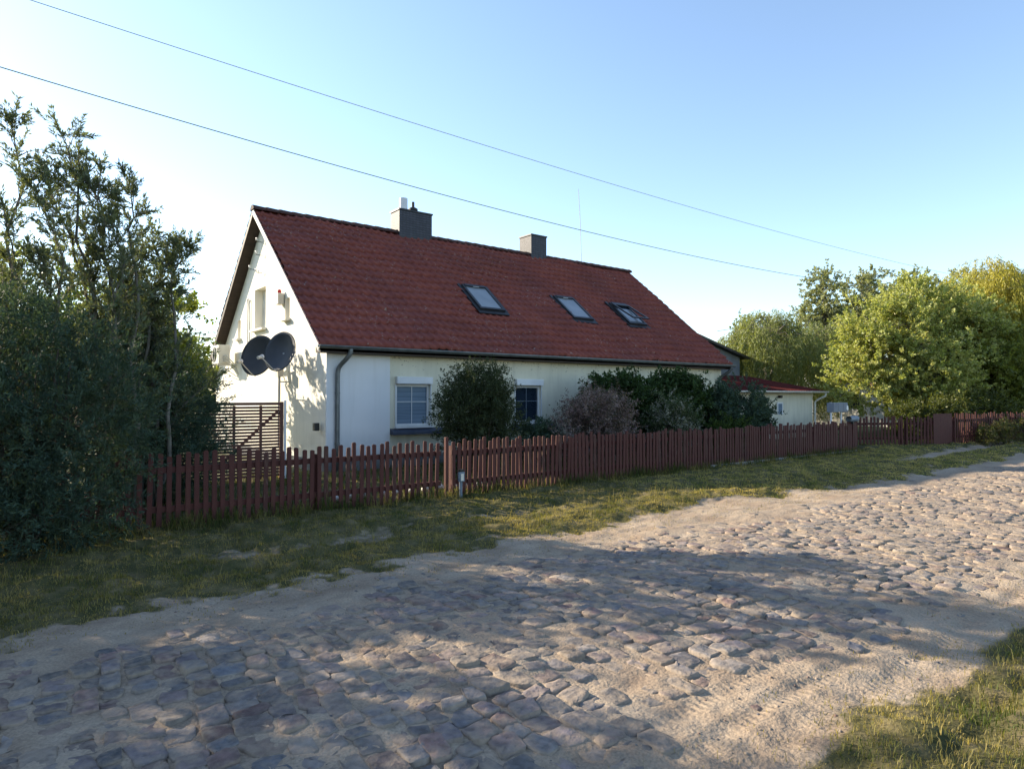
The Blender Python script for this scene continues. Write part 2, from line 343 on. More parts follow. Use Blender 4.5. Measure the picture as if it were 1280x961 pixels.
while xs[-1] < 46: xs.append(xs[-1] + max(.026, .026 + .0075*max(0, xs[-1]-3.5)))
xs = np.array(xs)
ys = np.concatenate([np.arange(-1.5, 1, .08), np.arange(1, 6.6, .026), np.arange(6.6, 9.4, .05), np.arange(9.4, 14.3, .2)])
GX, GY = np.meshgrid(xs, ys, indexing='ij'); SM = sand_mask(GX, GY); GZ = road_h(GX, GY, SM)
V = np.stack([GX, GY, GZ], -1).reshape(-1, 3); ni, nj = GX.shape
I = (np.arange(ni-1)[:, None]*nj + np.arange(nj-1)[None]).ravel(); F = np.stack([I, I+nj, I+nj+1, I+1], 1)
fc = V[F].mean(1); isroad = (fc[:, 1] < 6.6) & (SM.ravel()[F].mean(1) > .5)
def sub(name, sel):
    f = F[sel]; u, inv = np.unique(f, return_inverse=True)
    me = np_mesh(name, V[u], inv.reshape(-1, 4), attr={'Sand': SM.ravel()[u], 'Track': track_mask(GX, GY, SM).ravel()[u]}, smooth=True)
    return struct(link(name, me, M['ground']))
road = sub('road', isroad); verge = sub('grass_verge', ~isroad)
g = MB()
for a, b in (((-900, -900), (900, -1.45)), ((-900, 14.25), (900, 900)), ((-900, -1.45), (-4.95, 14.25)), ((45.7, -1.45), (900, 14.25))):
    g.add([(a[0], a[1], -.03), (b[0], a[1], -.03), (b[0], b[1], -.03), (a[0], b[1], -.03)], [(0, 1, 2, 3)])
struct(g.build('ground', M['farground']))
# cobblestones: rows across the road, each stone a rounded block half sunk in the sand
def cobbles():
    rg = np.random.default_rng(4); V, F, C = [], [], []
    pal = np.array([(.16, .135, .14), (.13, .125, .135), (.19, .148, .142), (.11, .115, .128), (.20, .178, .165), (.175, .115, .105), (.145, .138, .138)])
    sand = np.array((.27, .213, .158)); nb = fnoise(61, 1.5, 3)
    n = 10; ang = np.arange(n)*2*math.pi/n
    x = -4.5
    while x < 44:
        wx = rg.uniform(.105, .175); y = 1.9 + rg.uniform(-.25, .1)
        while y < 5.45:
            wy = rg.uniform(.10, .20)*rg.choice([.85, 1, 1.3]); cx, cy = x + wx/2 + rg.normal()*.012 + .07*math.sin(y*1.7+x*.3), y + wy/2
            lo = 1.82 + .15*max(0, min(1, (x-1)/3))*max(0, min(1, (9-x)/4)); edge = min(cy-lo, (5.2-cy)*.75)
            if edge > rg.uniform(-.1, .45) and rg.random() < .97:
                e = 2/rg.uniform(3.2, 7); ca, sa = np.cos(ang+rg.uniform(0, .6)), np.sin(ang+rg.uniform(0, .6))
                rx = np.sign(ca)*np.abs(ca)**e*wx*.5*rg.uniform(.93, 1.06); ry = np.sign(sa)*np.abs(sa)**e*wy*.5*rg.uniform(.93, 1.06)
                rx = rx*(1+.09*rg.normal(size=n)); ry = ry*(1+.09*rg.normal(size=n)); th = rg.normal()*.13
                rx, ry = rx*math.cos(th)-ry*math.sin(th), rx*math.sin(th)+ry*math.cos(th)
                bury = float(nb(np.array([cx, cy]))); top = rg.normal(.0075, .0045) - .005*bury - .026*max(0, .42-edge) - .003*max(0, min(1, (cx-5)/4))
                tx, ty = rg.normal()*.035, rg.normal()*.035; P = []
                for sc_, dz in ((1.02, -.05), (1.0, -.0045), (.92, .0), (.55, .002)):
                    P.append(np.stack([cx+rx*sc_, cy+ry*sc_, np.full(n, top+dz) + rx*sc_*tx + ry*sc_*ty + rg.normal(size=n)*.0036*(dz > -.04)], 1))
                P.append(np.array([[cx, cy, top+.002+rg.normal()*.003]])); P = np.concatenate(P)
                c = pal[rg.integers(len(pal))]*rg.uniform(.5, 1.1); dust = np.clip(.14+.3*max(0, min(1, (cx-5)/4))+.12*bury+rg.normal()*.12, .03, .6)
                k = np.concatenate([np.full(2*n, .45), np.full(n, .15), np.full(n, 0.), [0.]]); k = np.clip(k+dust, 0, .95)[:, None]
                V.append(P); C.append(c[None]*(1-k) + sand[None]*k)
            y += wy + rg.uniform(.0, .012)
        x += wx + rg.uniform(-.004, .008)
    m = 4*n+1; base = []
    for i in range(3):
        for k in range(n): base.append((i*n+k, i*n+(k+1) % n, (i+1)*n+(k+1) % n, (i+1)*n+k))
    base = np.array(base); tri = np.array([(3*n+k, 3*n+(k+1) % n, 4*n, 4*n) for k in range(n)])
    N = len(V); V = np.concatenate(V); C = np.concatenate(C)
    ctr = V[4*n::m]; s = np.ones(N); gz = road_h(ctr[:, 0], ctr[:, 1], s); V[:, 2] += np.repeat(gz, m)
    quads = (base[None] + (np.arange(N)*m)[:, None, None]).reshape(-1, 4)
    t3 = (tri[:, :3][None] + (np.arange(N)*m)[:, None, None]).reshape(-1, 3)
    me = bpy.data.meshes.new('cobblestones'); me.vertices.add(len(V)); me.vertices.foreach_set('co', V.astype(np.float32).ravel())
    li = np.concatenate([quads.ravel(), t3.ravel()]).astype(np.int32); me.loops.add(len(li)); me.loops.foreach_set('vertex_index', li)
    me.polygons.add(len(quads)+len(t3))
    tot = np.concatenate([np.full(len(quads), 4), np.full(len(t3), 3)]).astype(np.int32)
    me.polygons.foreach_set('loop_start', np.concatenate([[0], np.cumsum(tot)[:-1]]).astype(np.int32)); me.polygons.foreach_set('loop_total', tot)
    me.polygons.foreach_set('use_smooth', np.ones(len(tot), bool))
    a = me.attributes.new('Col', 'FLOAT_COLOR', 'POINT'); a.data.foreach_set('color', np.concatenate([C, np.ones((len(C), 1))], 1).astype(np.float32).ravel())
    me.update(calc_edges=True); return me
def dust(m):
    n, l = m.node_tree.nodes, m.node_tree.links; b = n['Principled BSDF']; src = b.inputs['Base Color'].links[0].from_socket
    tc = n.new('ShaderNodeTexCoord'); t = n.new('ShaderNodeTexNoise'); t.inputs['Scale'].default_value = 7; t.inputs['Detail'].default_value = 9; t.inputs['Roughness'].default_value = .65
    l.new(tc.outputs['Object'], t.inputs[0]); mr = n.new('ShaderNodeMapRange'); mr.inputs[1].default_value = .44; mr.inputs[2].default_value = .64; mr.inputs[3].default_value = .0; mr.inputs[4].default_value = .85; l.new(t.outputs[0], mr.inputs[0])
    mx = n.new('ShaderNodeMix'); mx.data_type = 'RGBA'; l.new(mr.outputs[0], mx.inputs[0]); l.new(src, mx.inputs[6]); mx.inputs[7].default_value = (.27, .213, .158, 1); l.new(mx.outputs[2], b.inputs['Base Color'])
dust(M['cobble'])
link('cobblestones', cobbles(), M['cobble'], road)
# loose pebbles and crumbs of stone on the sand
def pebbles(n=5200):
    rg = np.random.default_rng(19); X = 1 + 17*rg.random(n)**1.5; Y = rg.uniform(1.3, 6.3, n); s_ = sand_mask(X, Y); k = (s_ > .5) & ((rg.random(n) < .25) | (Y > 5.2) | (Y < 2.3)); X, Y, s_ = X[k], Y[k], s_[k]; n = len(X)
    Z = road_h(X, Y, s_); r = .004 + .009*rg.random(n)**3; a = np.arange(5)*2*math.pi/5; V = []
    for sc_, dz in ((1, -.3), (.85, .45)):
        V.append(np.stack([X[:, None]+np.cos(a)[None]*r[:, None]*sc_*rg.uniform(.7, 1.3, (n, 5)), Y[:, None]+np.sin(a)[None]*r[:, None]*sc_*rg.uniform(.7, 1.3, (n, 5)), (Z+dz*r)[:, None]+np.zeros((n, 5))], 2))
    V.append(np.stack([X, Y, Z+r*.7], 1)[:, None]); V = np.concatenate(V, 1).reshape(-1, 3)
    f = np.array([(i, (i+1) % 5, 5+(i+1) % 5, 5+i) for i in range(5)]); t = np.array([(5+i, 5+(i+1) % 5, 10) for i in range(5)])
    tri = np.concatenate([f[:, [0, 1, 2]], f[:, [0, 2, 3]], t]); F_ = (tri[None]+(np.arange(n)*11)[:, None, None]).reshape(-1, 3)
    c = np.array([(.16, .14, .13), (.10, .10, .11), (.24, .19, .15), (.17, .11, .09)])[rg.integers(4, size=n)]
    return np_mesh('pebbles', V, F_, np.repeat(c, 11, 0), smooth=True)
struct(link('pebbles', pebbles(), M['cobble']), 'stuff')
# ------------------------------------------------------------------ grass (uncountable)
n_dry = fnoise(31, 1.1, 4); n_den = fnoise(33, .5, 3)
def blades(name, n, x0, x1, y0, y1, h, wd, seed, thr=.5, green=0., keep=None, cm=1.0):
    rg = np.random.default_rng(seed); X = rg.uniform(x0, x1, n); Y = rg.uniform(y0, y1, n); P2 = np.stack([X, Y], -1)
    s = sand_mask(X, Y); k = (rg.random(n) < 1-sstep(s + .16*n_den(P2), thr-.42, thr+.30)) | (rg.random(n) < .012*(s < .8))
    if keep is not None: k &= keep(X, Y)
    X, Y, P2, s = X[k], Y[k], P2[k], s[k]; n = len(X)
    Z = road_h(X, Y, s) - .005
    dry = np.clip(.45 + .28*n_dry(P2) + rg.normal(size=n)*.22 - green + .35*(s > .2), 0, 1)
    hh = h*rg.uniform(.45, 1.25, n)*(1 + .35*n_den(P2)).clip(.3, 2)*(1-.35*dry); a = rg.uniform(0, 6.28, n); lean = rg.uniform(.1, .9, n)
    dx, dy = np.cos(a), np.sin(a); b = rg.uniform(0, 6.28, n); sx, sy = np.cos(b)*wd/2, np.sin(b)*wd/2
    B = np.stack([X, Y, Z], 1); mid = B + np.stack([dx*hh*lean*.3, dy*hh*lean*.3, hh*.6], 1); tip = B + np.stack([dx*hh*lean, dy*hh*lean, hh*(1-.35*lean)], 1)
    sd = np.stack([sx, sy, 0*sx], 1)
    V = np.stack([B-sd, B+sd, mid+sd*.8, tip, mid-sd*.8], 1).reshape(-1, 3)
    i = np.arange(n)*5; F = np.concatenate([np.stack([i, i+1, i+2, i+4], 1)]); T = np.stack([i+4, i+2, i+3, i+3], 1)
    c = np.array((.052, .072, .018))[None]*(1-dry[:, None]) + np.array((.26, .21, .085))[None]*dry[:, None]
    c *= cm*rg.uniform(.7, 1.25, (n, 1))
    C = np.repeat(c, 5, 0)
    return V, F, np.stack([i+4, i+2, i+3], 1), C
def grass_object(name, parts):
    Vs, Qs, Ts, Cs = [], [], [], []; o = 0
    for V, Q, T, C in parts: Vs.append(V); Qs.append(Q+o); Ts.append(T+o); Cs.append(C); o += len(V)
    V = np.concatenate(Vs); Q = np.concatenate(Qs); T = np.concatenate(Ts); C = np.concatenate(Cs)
    me = bpy.data.meshes.new(name); me.vertices.add(len(V)); me.vertices.foreach_set('co', V.astype(np.float32).ravel())
    li = np.concatenate([Q.ravel(), T.ravel()]).astype(np.int32); me.loops.add(len(li)); me.loops.foreach_set('vertex_index', li)
    tot = np.concatenate([np.full(len(Q), 4), np.full(len(T), 3)]).astype(np.int32); me.polygons.add(len(tot))
    me.polygons.foreach_set('loop_start', np.concatenate([[0], np.cumsum(tot)[:-1]]).astype(np.int32)); me.polygons.foreach_set('loop_total', tot)
    a = me.attributes.new('Col', 'FLOAT_COLOR', 'POINT'); a.data.foreach_set('color', np.concatenate([C, np.ones((len(C), 1))], 1).astype(np.float32).ravel())
    me.update(calc_edges=True)
    o = link(name, me, M['grass']); o['kind'] = 'stuff'; return o
grass_object('grass', [
    blades('a', 90000, -2, 9, 5.4, 9.3, .045, .006, 1, green=-.2, cm=1.1), blades('b', 70000, 9, 22, 5.4, 9.3, .048, .010, 2, green=-.32, cm=1.55), blades('c', 30000, 22, 36, 5.4, 10.5, .05, .018, 3, green=-.1, cm=1.4),
    blades('g', 30000, -2, 14, 5.2, 6.9, .045, .005, 7, thr=.92, green=-.3), blades('h', 8000, 2.0, 8, .5, 2.0, .05, .004, 8, thr=.93, green=-.25),
    blades('d', 30000, 2.0, 8, -.5, 1.75, .055, .0045, 4, thr=.42, green=-.12, cm=1.4), blades('i', 2200, -1, 20, 6.2, 9.2, .22, .004, 9, green=-.5, cm=1.1), blades('j', 260, 2.5, 7, -.2, 1.7, .16, .004, 10, green=-.5), blades('e', 9000, -2, 19.5, 8.75, 9.15, .20, .008, 5, green=.25),
    blades('f', 24000, -2, 20, 9.15, 14, .12, .012, 6, green=.25, keep=lambda X, Y: (Y < 13.3) | (X < 5))])
# ------------------------------------------------------------------ the farmhouse
X0, X1, YF, YR, ZE, ZR, YB = 5.11, 19.9, 13.32, 18.12, 2.75, 6.69, 23.61
SL = (ZR-ZE)/(YR-YF); ZB = ZR - SL*(YB-YR)
WX0, WX1, WY0, WY1 = 5.41, 19.72, 13.67, 23.2
house = thing('farmhouse', 'long whitewashed farmhouse with a red tiled saddle roof and two slate chimneys', 'house', (5.4, 13.7, 0))
zt = lambda y: ZR - .16 - SL*abs(y-YR)
poly = [(WX0, WY0, -.05), (WX0, WY1, -.05), (WX0, WY1, zt(WY1)), (WX0, YR, zt(YR)), (WX0, WY0, zt(WY0))]
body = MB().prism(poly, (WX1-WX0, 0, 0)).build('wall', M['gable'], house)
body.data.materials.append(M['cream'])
wins = [(7.09, 8.00, .95, 2.10), (10.59, 11.47, .95, 2.10)]
niches = [(17.93, 18.93, 3.50, 4.62, .24), (16.02, 16.36, 3.57, 4.08, .16), (20.33, 20.66, 3.38, 3.92, .16)]
cuts = [cutter((a, WY0-.2, c), (b, WY0+.16, d)) for a, b, c, d in wins]
cuts += [cutter((WX0-.2, a, c), (WX0+e, b, d)) for a, b, c, d, e in niches]
bake(body, cuts)
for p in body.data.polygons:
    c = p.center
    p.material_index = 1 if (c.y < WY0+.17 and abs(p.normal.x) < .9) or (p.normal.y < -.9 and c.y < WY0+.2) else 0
# facade corner panel, plinth
MB().box((WX0-.004, WY0-.035, .28), (6.92, WY0+.01, ZE-.02)).build('corner_wall_panel', M['white'], house)['label'] = 'smooth white rendered wall section at the corner'
MB().box((WX0-.03, WY0-.045, -.05), (WX1+.03, WY0-.002, .28)).box((WX0-.04, WY0, -.05), (WX0-.002, WY1, .22)).build('plinth', M['plinth'], house)
# roof: front slope of real pantiles
def tiles(yA, zA, yBt, zBt, xa, xb, tw=.225, cl=.32, sub_=8):
    L = math.hypot(yBt-yA, zBt-zA); d = np.array([0, (yBt-yA)/L, (zBt-zA)/L]); nrm = np.array([0, -d[2], d[1]]) if d[1] > 0 else np.array([0, d[2], -d[1]])
    if nrm[2] < 0: nrm = -nrm
    nc = int(round(L/cl)); cl = L/nc; u = np.arange(xa, xb+1e-6, tw/sub_); rg = np.random.default_rng(9)
    V, UV, Fq = [], [], []; wave = .029*(np.cos(2*math.pi*(u-xa)/tw)*.65 + .35*np.cos(4*math.pi*(u-xa)/tw+.6))
    tid = np.floor((u-xa)/tw).astype(int); sagf = fnoise(41, 4.5, 2)
    for r in range(nc):
        jl = rg.normal(size=tid.max()+2)*.005; jt = rg.normal(size=tid.max()+2)*.009
        for t, hgt in ((0, .022), (0, .058), (.5, .034), (1.0, .006)):
            s = r*cl + t*cl + (jt[tid] if t == 0 else 0)
            sg = .022*sagf(np.stack([u, np.full(len(u), r*cl)], -1))
            h = hgt + wave + sg + (jl[tid] if t < 1 else 0) - (.05 if hgt == .022 else 0)
            P = np.array([0, yA, zA])[None] + d[None]*np.broadcast_to(s, u.shape)[:, None] + nrm[None]*h[:, None]; P[:, 0] = u
            V.append(P); UV.append(np.stack([(u-xa)/tw, np.full(len(u), r + min(t, .98))], 1))
    m = len(u); K = len(V)
    V = np.concatenate(V); UV = np.concatenate(UV)
    I = np.concatenate([(k*m + np.arange(m-1)) for k in range(K-1) if k % 4 != 3])
    F = np.stack([I, I+1, I+m+1, I+m], 1)
    me = np_mesh('roof', V, F); uvl = me.uv_layers.new(name='tile'); uvl.data.foreach_set('uv', UV[F.ravel()].astype(np.float32).ravel())
    return me
roof = link('roof', tiles(YF, ZE, YR, ZR, X0, X1), M['tile'], house)
link('rear_roof_slope', tiles(YB, ZB, YR, ZR, X0, X1, sub_=4), M['tile'], roof)
b = MB()          # boarding under the tiles
for ya, za in ((YF+.03, ZE+.03), (YB-.03, ZB+.03)):
    b.prism([(X0+.03, ya, za-.11), (X0+.03, YR, ZR-.09), (X0+.03, YR, ZR-.17), (X0+.03, ya, za-.17)], (X1-X0-.06, 0, 0))
b.build('boarding', M['brownwood'], roof)
for ya, za in ((YF+.01, ZE), (YB-.01, ZB)):      # barge boards along the left verge
    sgn = 1
    MB().prism([(X0-.005, ya, za+.0), (X0-.005, YR, ZR+.0), (X0-.005, YR, ZR-.16), (X0-.005, ya, za-.16)], (.033, 0, 0)).build('barge_board', M['plast'] if ya < YR else M['brownwood'], roof)
    MB().prism([(X1-.028, ya, za), (X1-.028, YR, ZR), (X1-.028, YR, ZR-.2), (X1-.028, ya, za-.2)], (.033, 0, 0)).build('barge_board', M['brownwood'], roof)
b = MB(); x = X0-.03; k = 0          # ridge tiles
while x < X1:
    l_ = min(.36, X1+.03-x); pr = []
    for q in range(7):
        a = math.pi*q/6; pr.append((YR-.15*math.cos(a), ZR-.03+.12*math.sin(a)+random.uniform(0, .008)))
    vs = []
    for xx, sc_ in ((x, 1.1), (x+l_+.02, .95)):
        vs += [(xx, YR+(p-YR)*sc_, ZR-.03+(q-ZR+.03)*sc_) for p, q in pr]
    b.add(vs, [(i, i+1, 8+i, 7+i) for i in range(6)] + [tuple(range(7)), tuple(range(13, 6, -1))]); x += l_
b.build('ridge_tiles', mat('dark_ridge_tiles', (.07, .028, .022), (.045, .03, .027), scale=3, rough=.85), roof)
# chimneys
def chimney(xa, xb, ya, yb, z1, lab):
    c = MB().box((xa, ya, 5.9), (xb, yb, z1)).build('chimney', M['slate'], house); c['label'] = lab
    MB().box((xa-.025, ya-.025, z1+.002), (xb+.025, yb+.025, z1+.05)).build('cap', M['dkmetal'], c)
    MB().box((xa-.02, ya-.02, ZR-.28), (xb+.02, yb+.02, ZR-.10)).build('flashing', M['dkmetal'], c)
    return c
c = chimney(9.40, 10.55, 17.93, 18.5, 7.38, 'wide slate clad chimney with a white flue and a black pipe')
b = MB().tube([(9.68, 18.2, 7.4), (9.68, 18.2, 7.83)], .13, 16); b.build('flue', M['pvc'], c)
MB().tube([(10.02, 18.2, 7.4), (10.02, 18.2, 7.78)], .045, 10).lathe([(.06, 7.44), (.15, 7.50), (.15, 7.56), (.05, 7.62)], 14, Matrix.Translation((10.02, 18.2, 0))).build('pipe', M['black'], c)
chimney(14.62, 15.33, 17.93, 18.6, 7.38, 'narrow slate clad chimney')
# roof windows
nr = Vector((0, -(ZR-ZE), YR-YF)).normalized(); dr = Vector((0, YR-YF, ZR-ZE)).normalized()
def roof_window(xc, lab, dark=False):
    o = Vector((xc, YF, ZE)); s0, s1 = (14.83-YF)/(YR-YF), (15.80-YF)/(YR-YF); Lr = math.hypot(YR-YF, ZR-ZE)
    mtx = Matrix(((1, 0, 0, xc), (0, dr.y, nr.y, YF), (0, dr.z, nr.z, ZE), (0, 0, 0, 1)))
    a, b_ = s0*Lr, s1*Lr; h = .43; th = .12
    f = MB()
    f.box((-h, a, .0), (-h+.075, b_, th), mtx).box((h-.075, a, .0), (h, b_, th), mtx).box((-h+.075, a, 0), (h-.075, a+.08, th), mtx).box((-h+.075, b_-.10, 0), (h-.075, b_, th+.02), mtx)
    rw = f.build('roof_window', M['dkmetal'], house); rw['label'] = lab
    fl = MB().box((-h-.09, a-.16, .045), (h+.09, a-.003, .068), mtx).box((-h-.10, a-.003, .03), (-h-.002, b_+.1, .075), mtx).box((h+.002, a-.003, .03), (h+.10, b_+.1, .075), mtx)
    fl.build('flashing', M['dkmetal'], rw)
    MB().box((-h+.075, a+.08, .085), (h-.075, b_-.1, .10), mtx).build('pane', M['glass'] if dark else M['roofglass'], rw)
    if dark:
        MB().box((-h+.12, a+.14, .102), (h-.12, b_-.35, .108), mtx).build('blind', M['roofglass'], rw)
        sa = MB(); m2 = mtx @ Matrix.Translation((0, b_-.12, .12)) @ Matrix.Rotation(R(-9), 4, 'X')
        sa.box((-h+.02, -(b_-a)+.14, 0), (-h+.09, 0, .04), m2).box((h-.09, -(b_-a)+.14, 0), (h-.02, 0, .04), m2).box((-h+.09, -(b_-a)+.14, 0), (h-.09, -(b_-a)+.21, .04), m2).box((-h+.09, -.10, 0), (h-.09, 0, .04), m2)
        sa.build('sash', M['dkmetal'], rw)
    else:
        MB().tube([mtx @ Vector((-.1, b_-.12, .14)), mtx @ Vector((.1, b_-.12, .14))], .01, 6).build('handle', M['galv'], rw)
roof_window(10.67, 'pale closed roof window nearest the wide chimney'); roof_window(14.17, 'pale closed roof window in the middle'); roof_window(16.7, 'dark roof window standing ajar', True)
# gutter and downpipes
def gutter(yc, zc, xa, xb, m, nm='gutter', parent=house):
    b = MB(); n = 9; vs = []
    for xx in (xa, xb):
        for r_ in (.075, .068):
            vs += [(xx, yc+r_*math.cos(math.pi*(1+q/(n-1))), zc+r_*math.sin(math.pi*(1+q/(n-1)))) for q in range(n)]
    fs = [(q, q+1, 2*n+q+1, 2*n+q) for q in range(n-1)] + [(n+q+1, n+q, 3*n+q, 3*n+q+1) for q in range(n-1)]
    fs += [(0, 2*n, 3*n, n), (n-1, 2*n-1, 4*n-1, 3*n-1)] + [(q, n+q, n+q+1, q+1) for q in range(n-1)] + [(2*n+q, 2*n+q+1, 3*n+q+1, 3*n+q) for q in range(n-1)]
    b.add(vs, fs); return b.build(nm, m, parent, True)
gutter(YF-.055, ZE-.02, X0-.02, X1+.02, M['zinc'])
MB().prism([(X0+.05, YF+.03, ZE-.03), (X0+.05, YF+.03, ZE-.17), (X0+.05, WY0-.04, ZE-.17), (X0+.05, WY0-.04, ZE-.03)], (X1-X0-.1, 0, 0)).build('eave_board', M['brownwood'], house)
def downpipe(xt, xb, m):
    pts = [(xt, YF-.055, ZE-.08), (xt, YF-.055, ZE-.16), (xt+(xb-xt)*.3, YF-.0, ZE-.28), (xb-(xb-xt)*.15, WY0-.14, ZE-.44), (xb, WY0-.11, ZE-.55), (xb, WY0-.1, ZE-.75), (xb, WY0-.1, .05)]
    sm = []
    for i in range(len(pts)-1):
        for t in (0, .33, .66): sm.append(Vector(pts[i]).lerp(Vector(pts[i+1]), t))
    sm.append(Vector(pts[-1])); q = sm[:]
    for _ in range(2): q = [q[0]] + [(q[i-1]+q[i]*2+q[i+1])/4 for i in range(1, len(q)-1)] + [q[-1]]
    d = MB().tube(q, .05, 12).build('downpipe', m, house, True)
    for z in (1.7, .6): MB().tube([(xb, WY0-.1, z), (xb, WY0-.1, z+.04)], .056, 12).build('pipe_clamp', m, d)
downpipe(5.80, 5.63, M['zinc']); downpipe(19.72, 19.45, M['darkzinc'])
# facade windows
for i, (a, b_, z0, z1) in enumerate(wins):
    y = WY0+.07
    f = MB(); fw = .055
    f.box((a, y-.02, z0), (a+fw, y+.05, z1-.17)).box((b_-fw, y-.02, z0), (b_, y+.05, z1-.17)).box((a+fw, y-.02, z0), (b_-fw, y+.05, z0+fw)).box((a+fw, y-.02, z1-.17-fw), (b_-fw, y+.05, z1-.17))
    wf = f.build('window', M['pvc'], house)
    wf['label'] = ['white window left of the round shrub', 'white window right of the round shrub'][i]
    xm = (a+b_)/2; zm = z0+(z1-.17-z0)*.58
    MB().box((xm-.008, y+.0, z0+fw), (xm+.008, y+.012, z1-.17-fw)).box((a+fw, y+.0, zm-.008), (xm-.008, y+.012, zm+.008)).box((xm+.008, y+.0, zm-.008), (b_-fw, y+.012, zm+.008)).build('glazing_bar', M['bluegrey'] if i else M['pvc'], wf)
    MB().box((a+fw, y+.016, z0+fw), (b_-fw, y+.022, z1-.17-fw)).build('pane', M['glass'] if i else M['blind'], wf)
    MB().cbox(((a+b_)/2, WY0-.03, z1-.08), (b_-a+.04, .17, .165), .012).build('roller_shutter_box', M['pvc'], wf)
    MB().box((a-.028, WY0-.03, z0), (a-.002, WY0+.08, z1-.17)).build('shutter_rail', M['pvc'], wf); MB().box((b_+.002, WY0-.03, z0), (b_+.028, WY0+.08, z1-.17)).build('shutter_rail', M['pvc'], wf)
    sx0, sx1 = (6.94, 8.42) if i == 0 else (10.45, 11.95)
    MB().prism([(sx0, WY0-.18, .76), (sx0, WY0-.18, .82), (sx0, WY0-.003, .90), (sx0, WY0-.003, .76)], (sx1-sx0, 0, 0)).build('sill', M['sill'], wf)
    MB().box((a-.05, WY0-.09, .905), (b_+.05, WY0+.05, .945)).build('inner_sill', M['pvc'], wf)
# gable niches
for i, (a, b_, z0, z1, e) in enumerate(niches):
    nm = ['window_shutter', 'niche_panel', 'niche_panel'][i]
    p = MB().box((WX0+e-.03, a, z0), (WX0+e-.004, b_, z1)).build(nm, M['plast'], house)
    MB().cbox((WX0-.02, (a+b_)/2, z0-.035), (.22, b_-a+.14, .06), .012).build('sill', M['gable'], p)
    if i == 0: MB().box((WX0+e-.04, (a+b_)/2-.012, z0+.02), (WX0+e-.032, (a+b_)/2+.012, z1-.02)).build('batten', M['plast'], p)
b = MB().tube([(WX0-.03, 19.5, 2.2), (WX0-.03, 19.5, 3.9), (WX0-.03, 19.5, 4.3), (WX0-.05, 19.46, 4.42), (WX0-.05, 19.38, 4.44), (WX0-.04, 19.33, 4.36), (WX0-.03, 19.31, 4.0), (WX0-.03, 19.31, 3.2)], .018, 6)
b.build('conduit', M['galv'], house)
def insulator(y, z):
    r = MB().tube([(WX0+.02, y, z), (WX0-.14, y, z), (WX0-.16, y, z+.02), (WX0-.16, y, z+.07)], .009, 6).build('insulator', M['dkmetal'], house)
    MB().lathe([(.01, .03), (.026, .04), (.03, .06), (.018, .07), (.026, .085), (.022, .10), (.008, .11)], 12, Matrix.Translation((WX0-.16, y, z))).build('knob', M['pvc'], r)
for y, z in ((18.85, 6.02), (18.25, 5.85), (18.30, 5.50), (18.9, 5.2), (18.3, 5.02)): insulator(y, z)
# ------------------------------------------------------------------ things fixed to the house
mast = thing('dish_mast', 'thin galvanised pole on wall brackets carrying the satellite dishes', 'pole', (5.17, 16.03, 0))
MB().tube([(5.17, 16.03, .4), (5.17, 16.03, 2.62)], .028, 10).build('pole', M['galv'], mast)
MB().box((5.1, 15.93, 2.12), (5.24, 16.13, 2.36)).build('clamp', M['plast'], mast)
for z in (1.0, 2.0): MB().tube([(5.17, 16.03, z), (5.43, 16.03, z)], .016, 6).build('bracket', M['galv'], mast)
MB().tube([(5.17, 16.03, 2.45), (5.12, 16.6, 2.45), (5.1, 16.95, 2.45)], .022, 8).build('cross_arm', M['galv'], mast)
def dish(c, rad, label, az, tilt=R(14)):
    t = thing('satellite_dish', label, 'satellite dish', c, 'satellite dishes on the gable mast')
    n = Vector((math.cos(az)*math.cos(tilt), math.sin(az)*math.cos(tilt), math.sin(tilt)))
    q = n.to_track_quat('Z', 'Y').to_matrix().to_4x4(); m = Matrix.Translation(c) @ q
    def loc(u): return m @ Vector(u)
    b = MB(); N, K = 40, 8; vs = []
    for off in (0, -.012):
        for k in range(K+1):
            r = rad*k/K
            for i in range(N):
                a = 2*math.pi*i/N; vs.append(loc((r*math.cos(a)*.93, r*math.sin(a), .28*r*r/rad + off - .1)))
    st = (K+1)*N; fs = []
    for o, fl in ((0, 0), (st, 1)):
        for k in range(K):
            for i in range(N):
                f = (o+k*N+i, o+k*N+(i+1) % N, o+(k+1)*N+(i+1) % N, o+(k+1)*N+i); fs.append(f[::-1] if fl else f)
    fs += [(K*N+i, K*N+(i+1) % N, st+K*N+(i+1) % N, st+K*N+i) for i in range(N)]
    b.add(vs, fs).build('reflector', M['dish'], t, True)
    down = min((loc((0, s_*rad, 0)) for s_ in (1, -1)), key=lambda p: p.z)
    foot = Vector(c) + (down - Vector(c))*.98 + n*.12
    head = Vector(c) + (down-Vector(c))*.62 + n*rad*1.15
    MB().tube([foot-n*.12, foot, head-(head-foot)*.12], .014, 6).build('feed_arm', M['galv'], t)
    up = (Vector(c)-head).normalized()
    l_ = MB().tube([head-up*.10, head-up*.02, head+up*.0], .035, 10).build('receiver', M['plast'], t)
    MB().tube([head+up*.0, head+up*.05], .048, 12).build('feed_horn', M['pvc'], l_)
    MB().tube([Vector(c)-n*.1, Vector(c)-n*.22+Vector((0, 0, -.12))], .03, 8).build('mount', M['galv'], t)
AZ = math.atan2(-.52, -.86)
dish((4.93, 16.88, 2.66), .53, 'left dark grey satellite dish, its rim behind the other dish', AZ+R(4))
dish((4.85, 14.95, 2.66), .47, 'right dark grey satellite dish in front, nearer the house corner', AZ-R(2))
MB().tube([(5.17, 16.03, 2.58), (5.0, 15.3, 2.58), (4.97, 15.0, 2.6)], .022, 8).build('cross_arm', M['galv'], mast)
ac = thing('air_conditioner', 'white outdoor air conditioner unit on brackets high on the gable wall', 'air conditioner', (5.05, 21.0, 2.6))
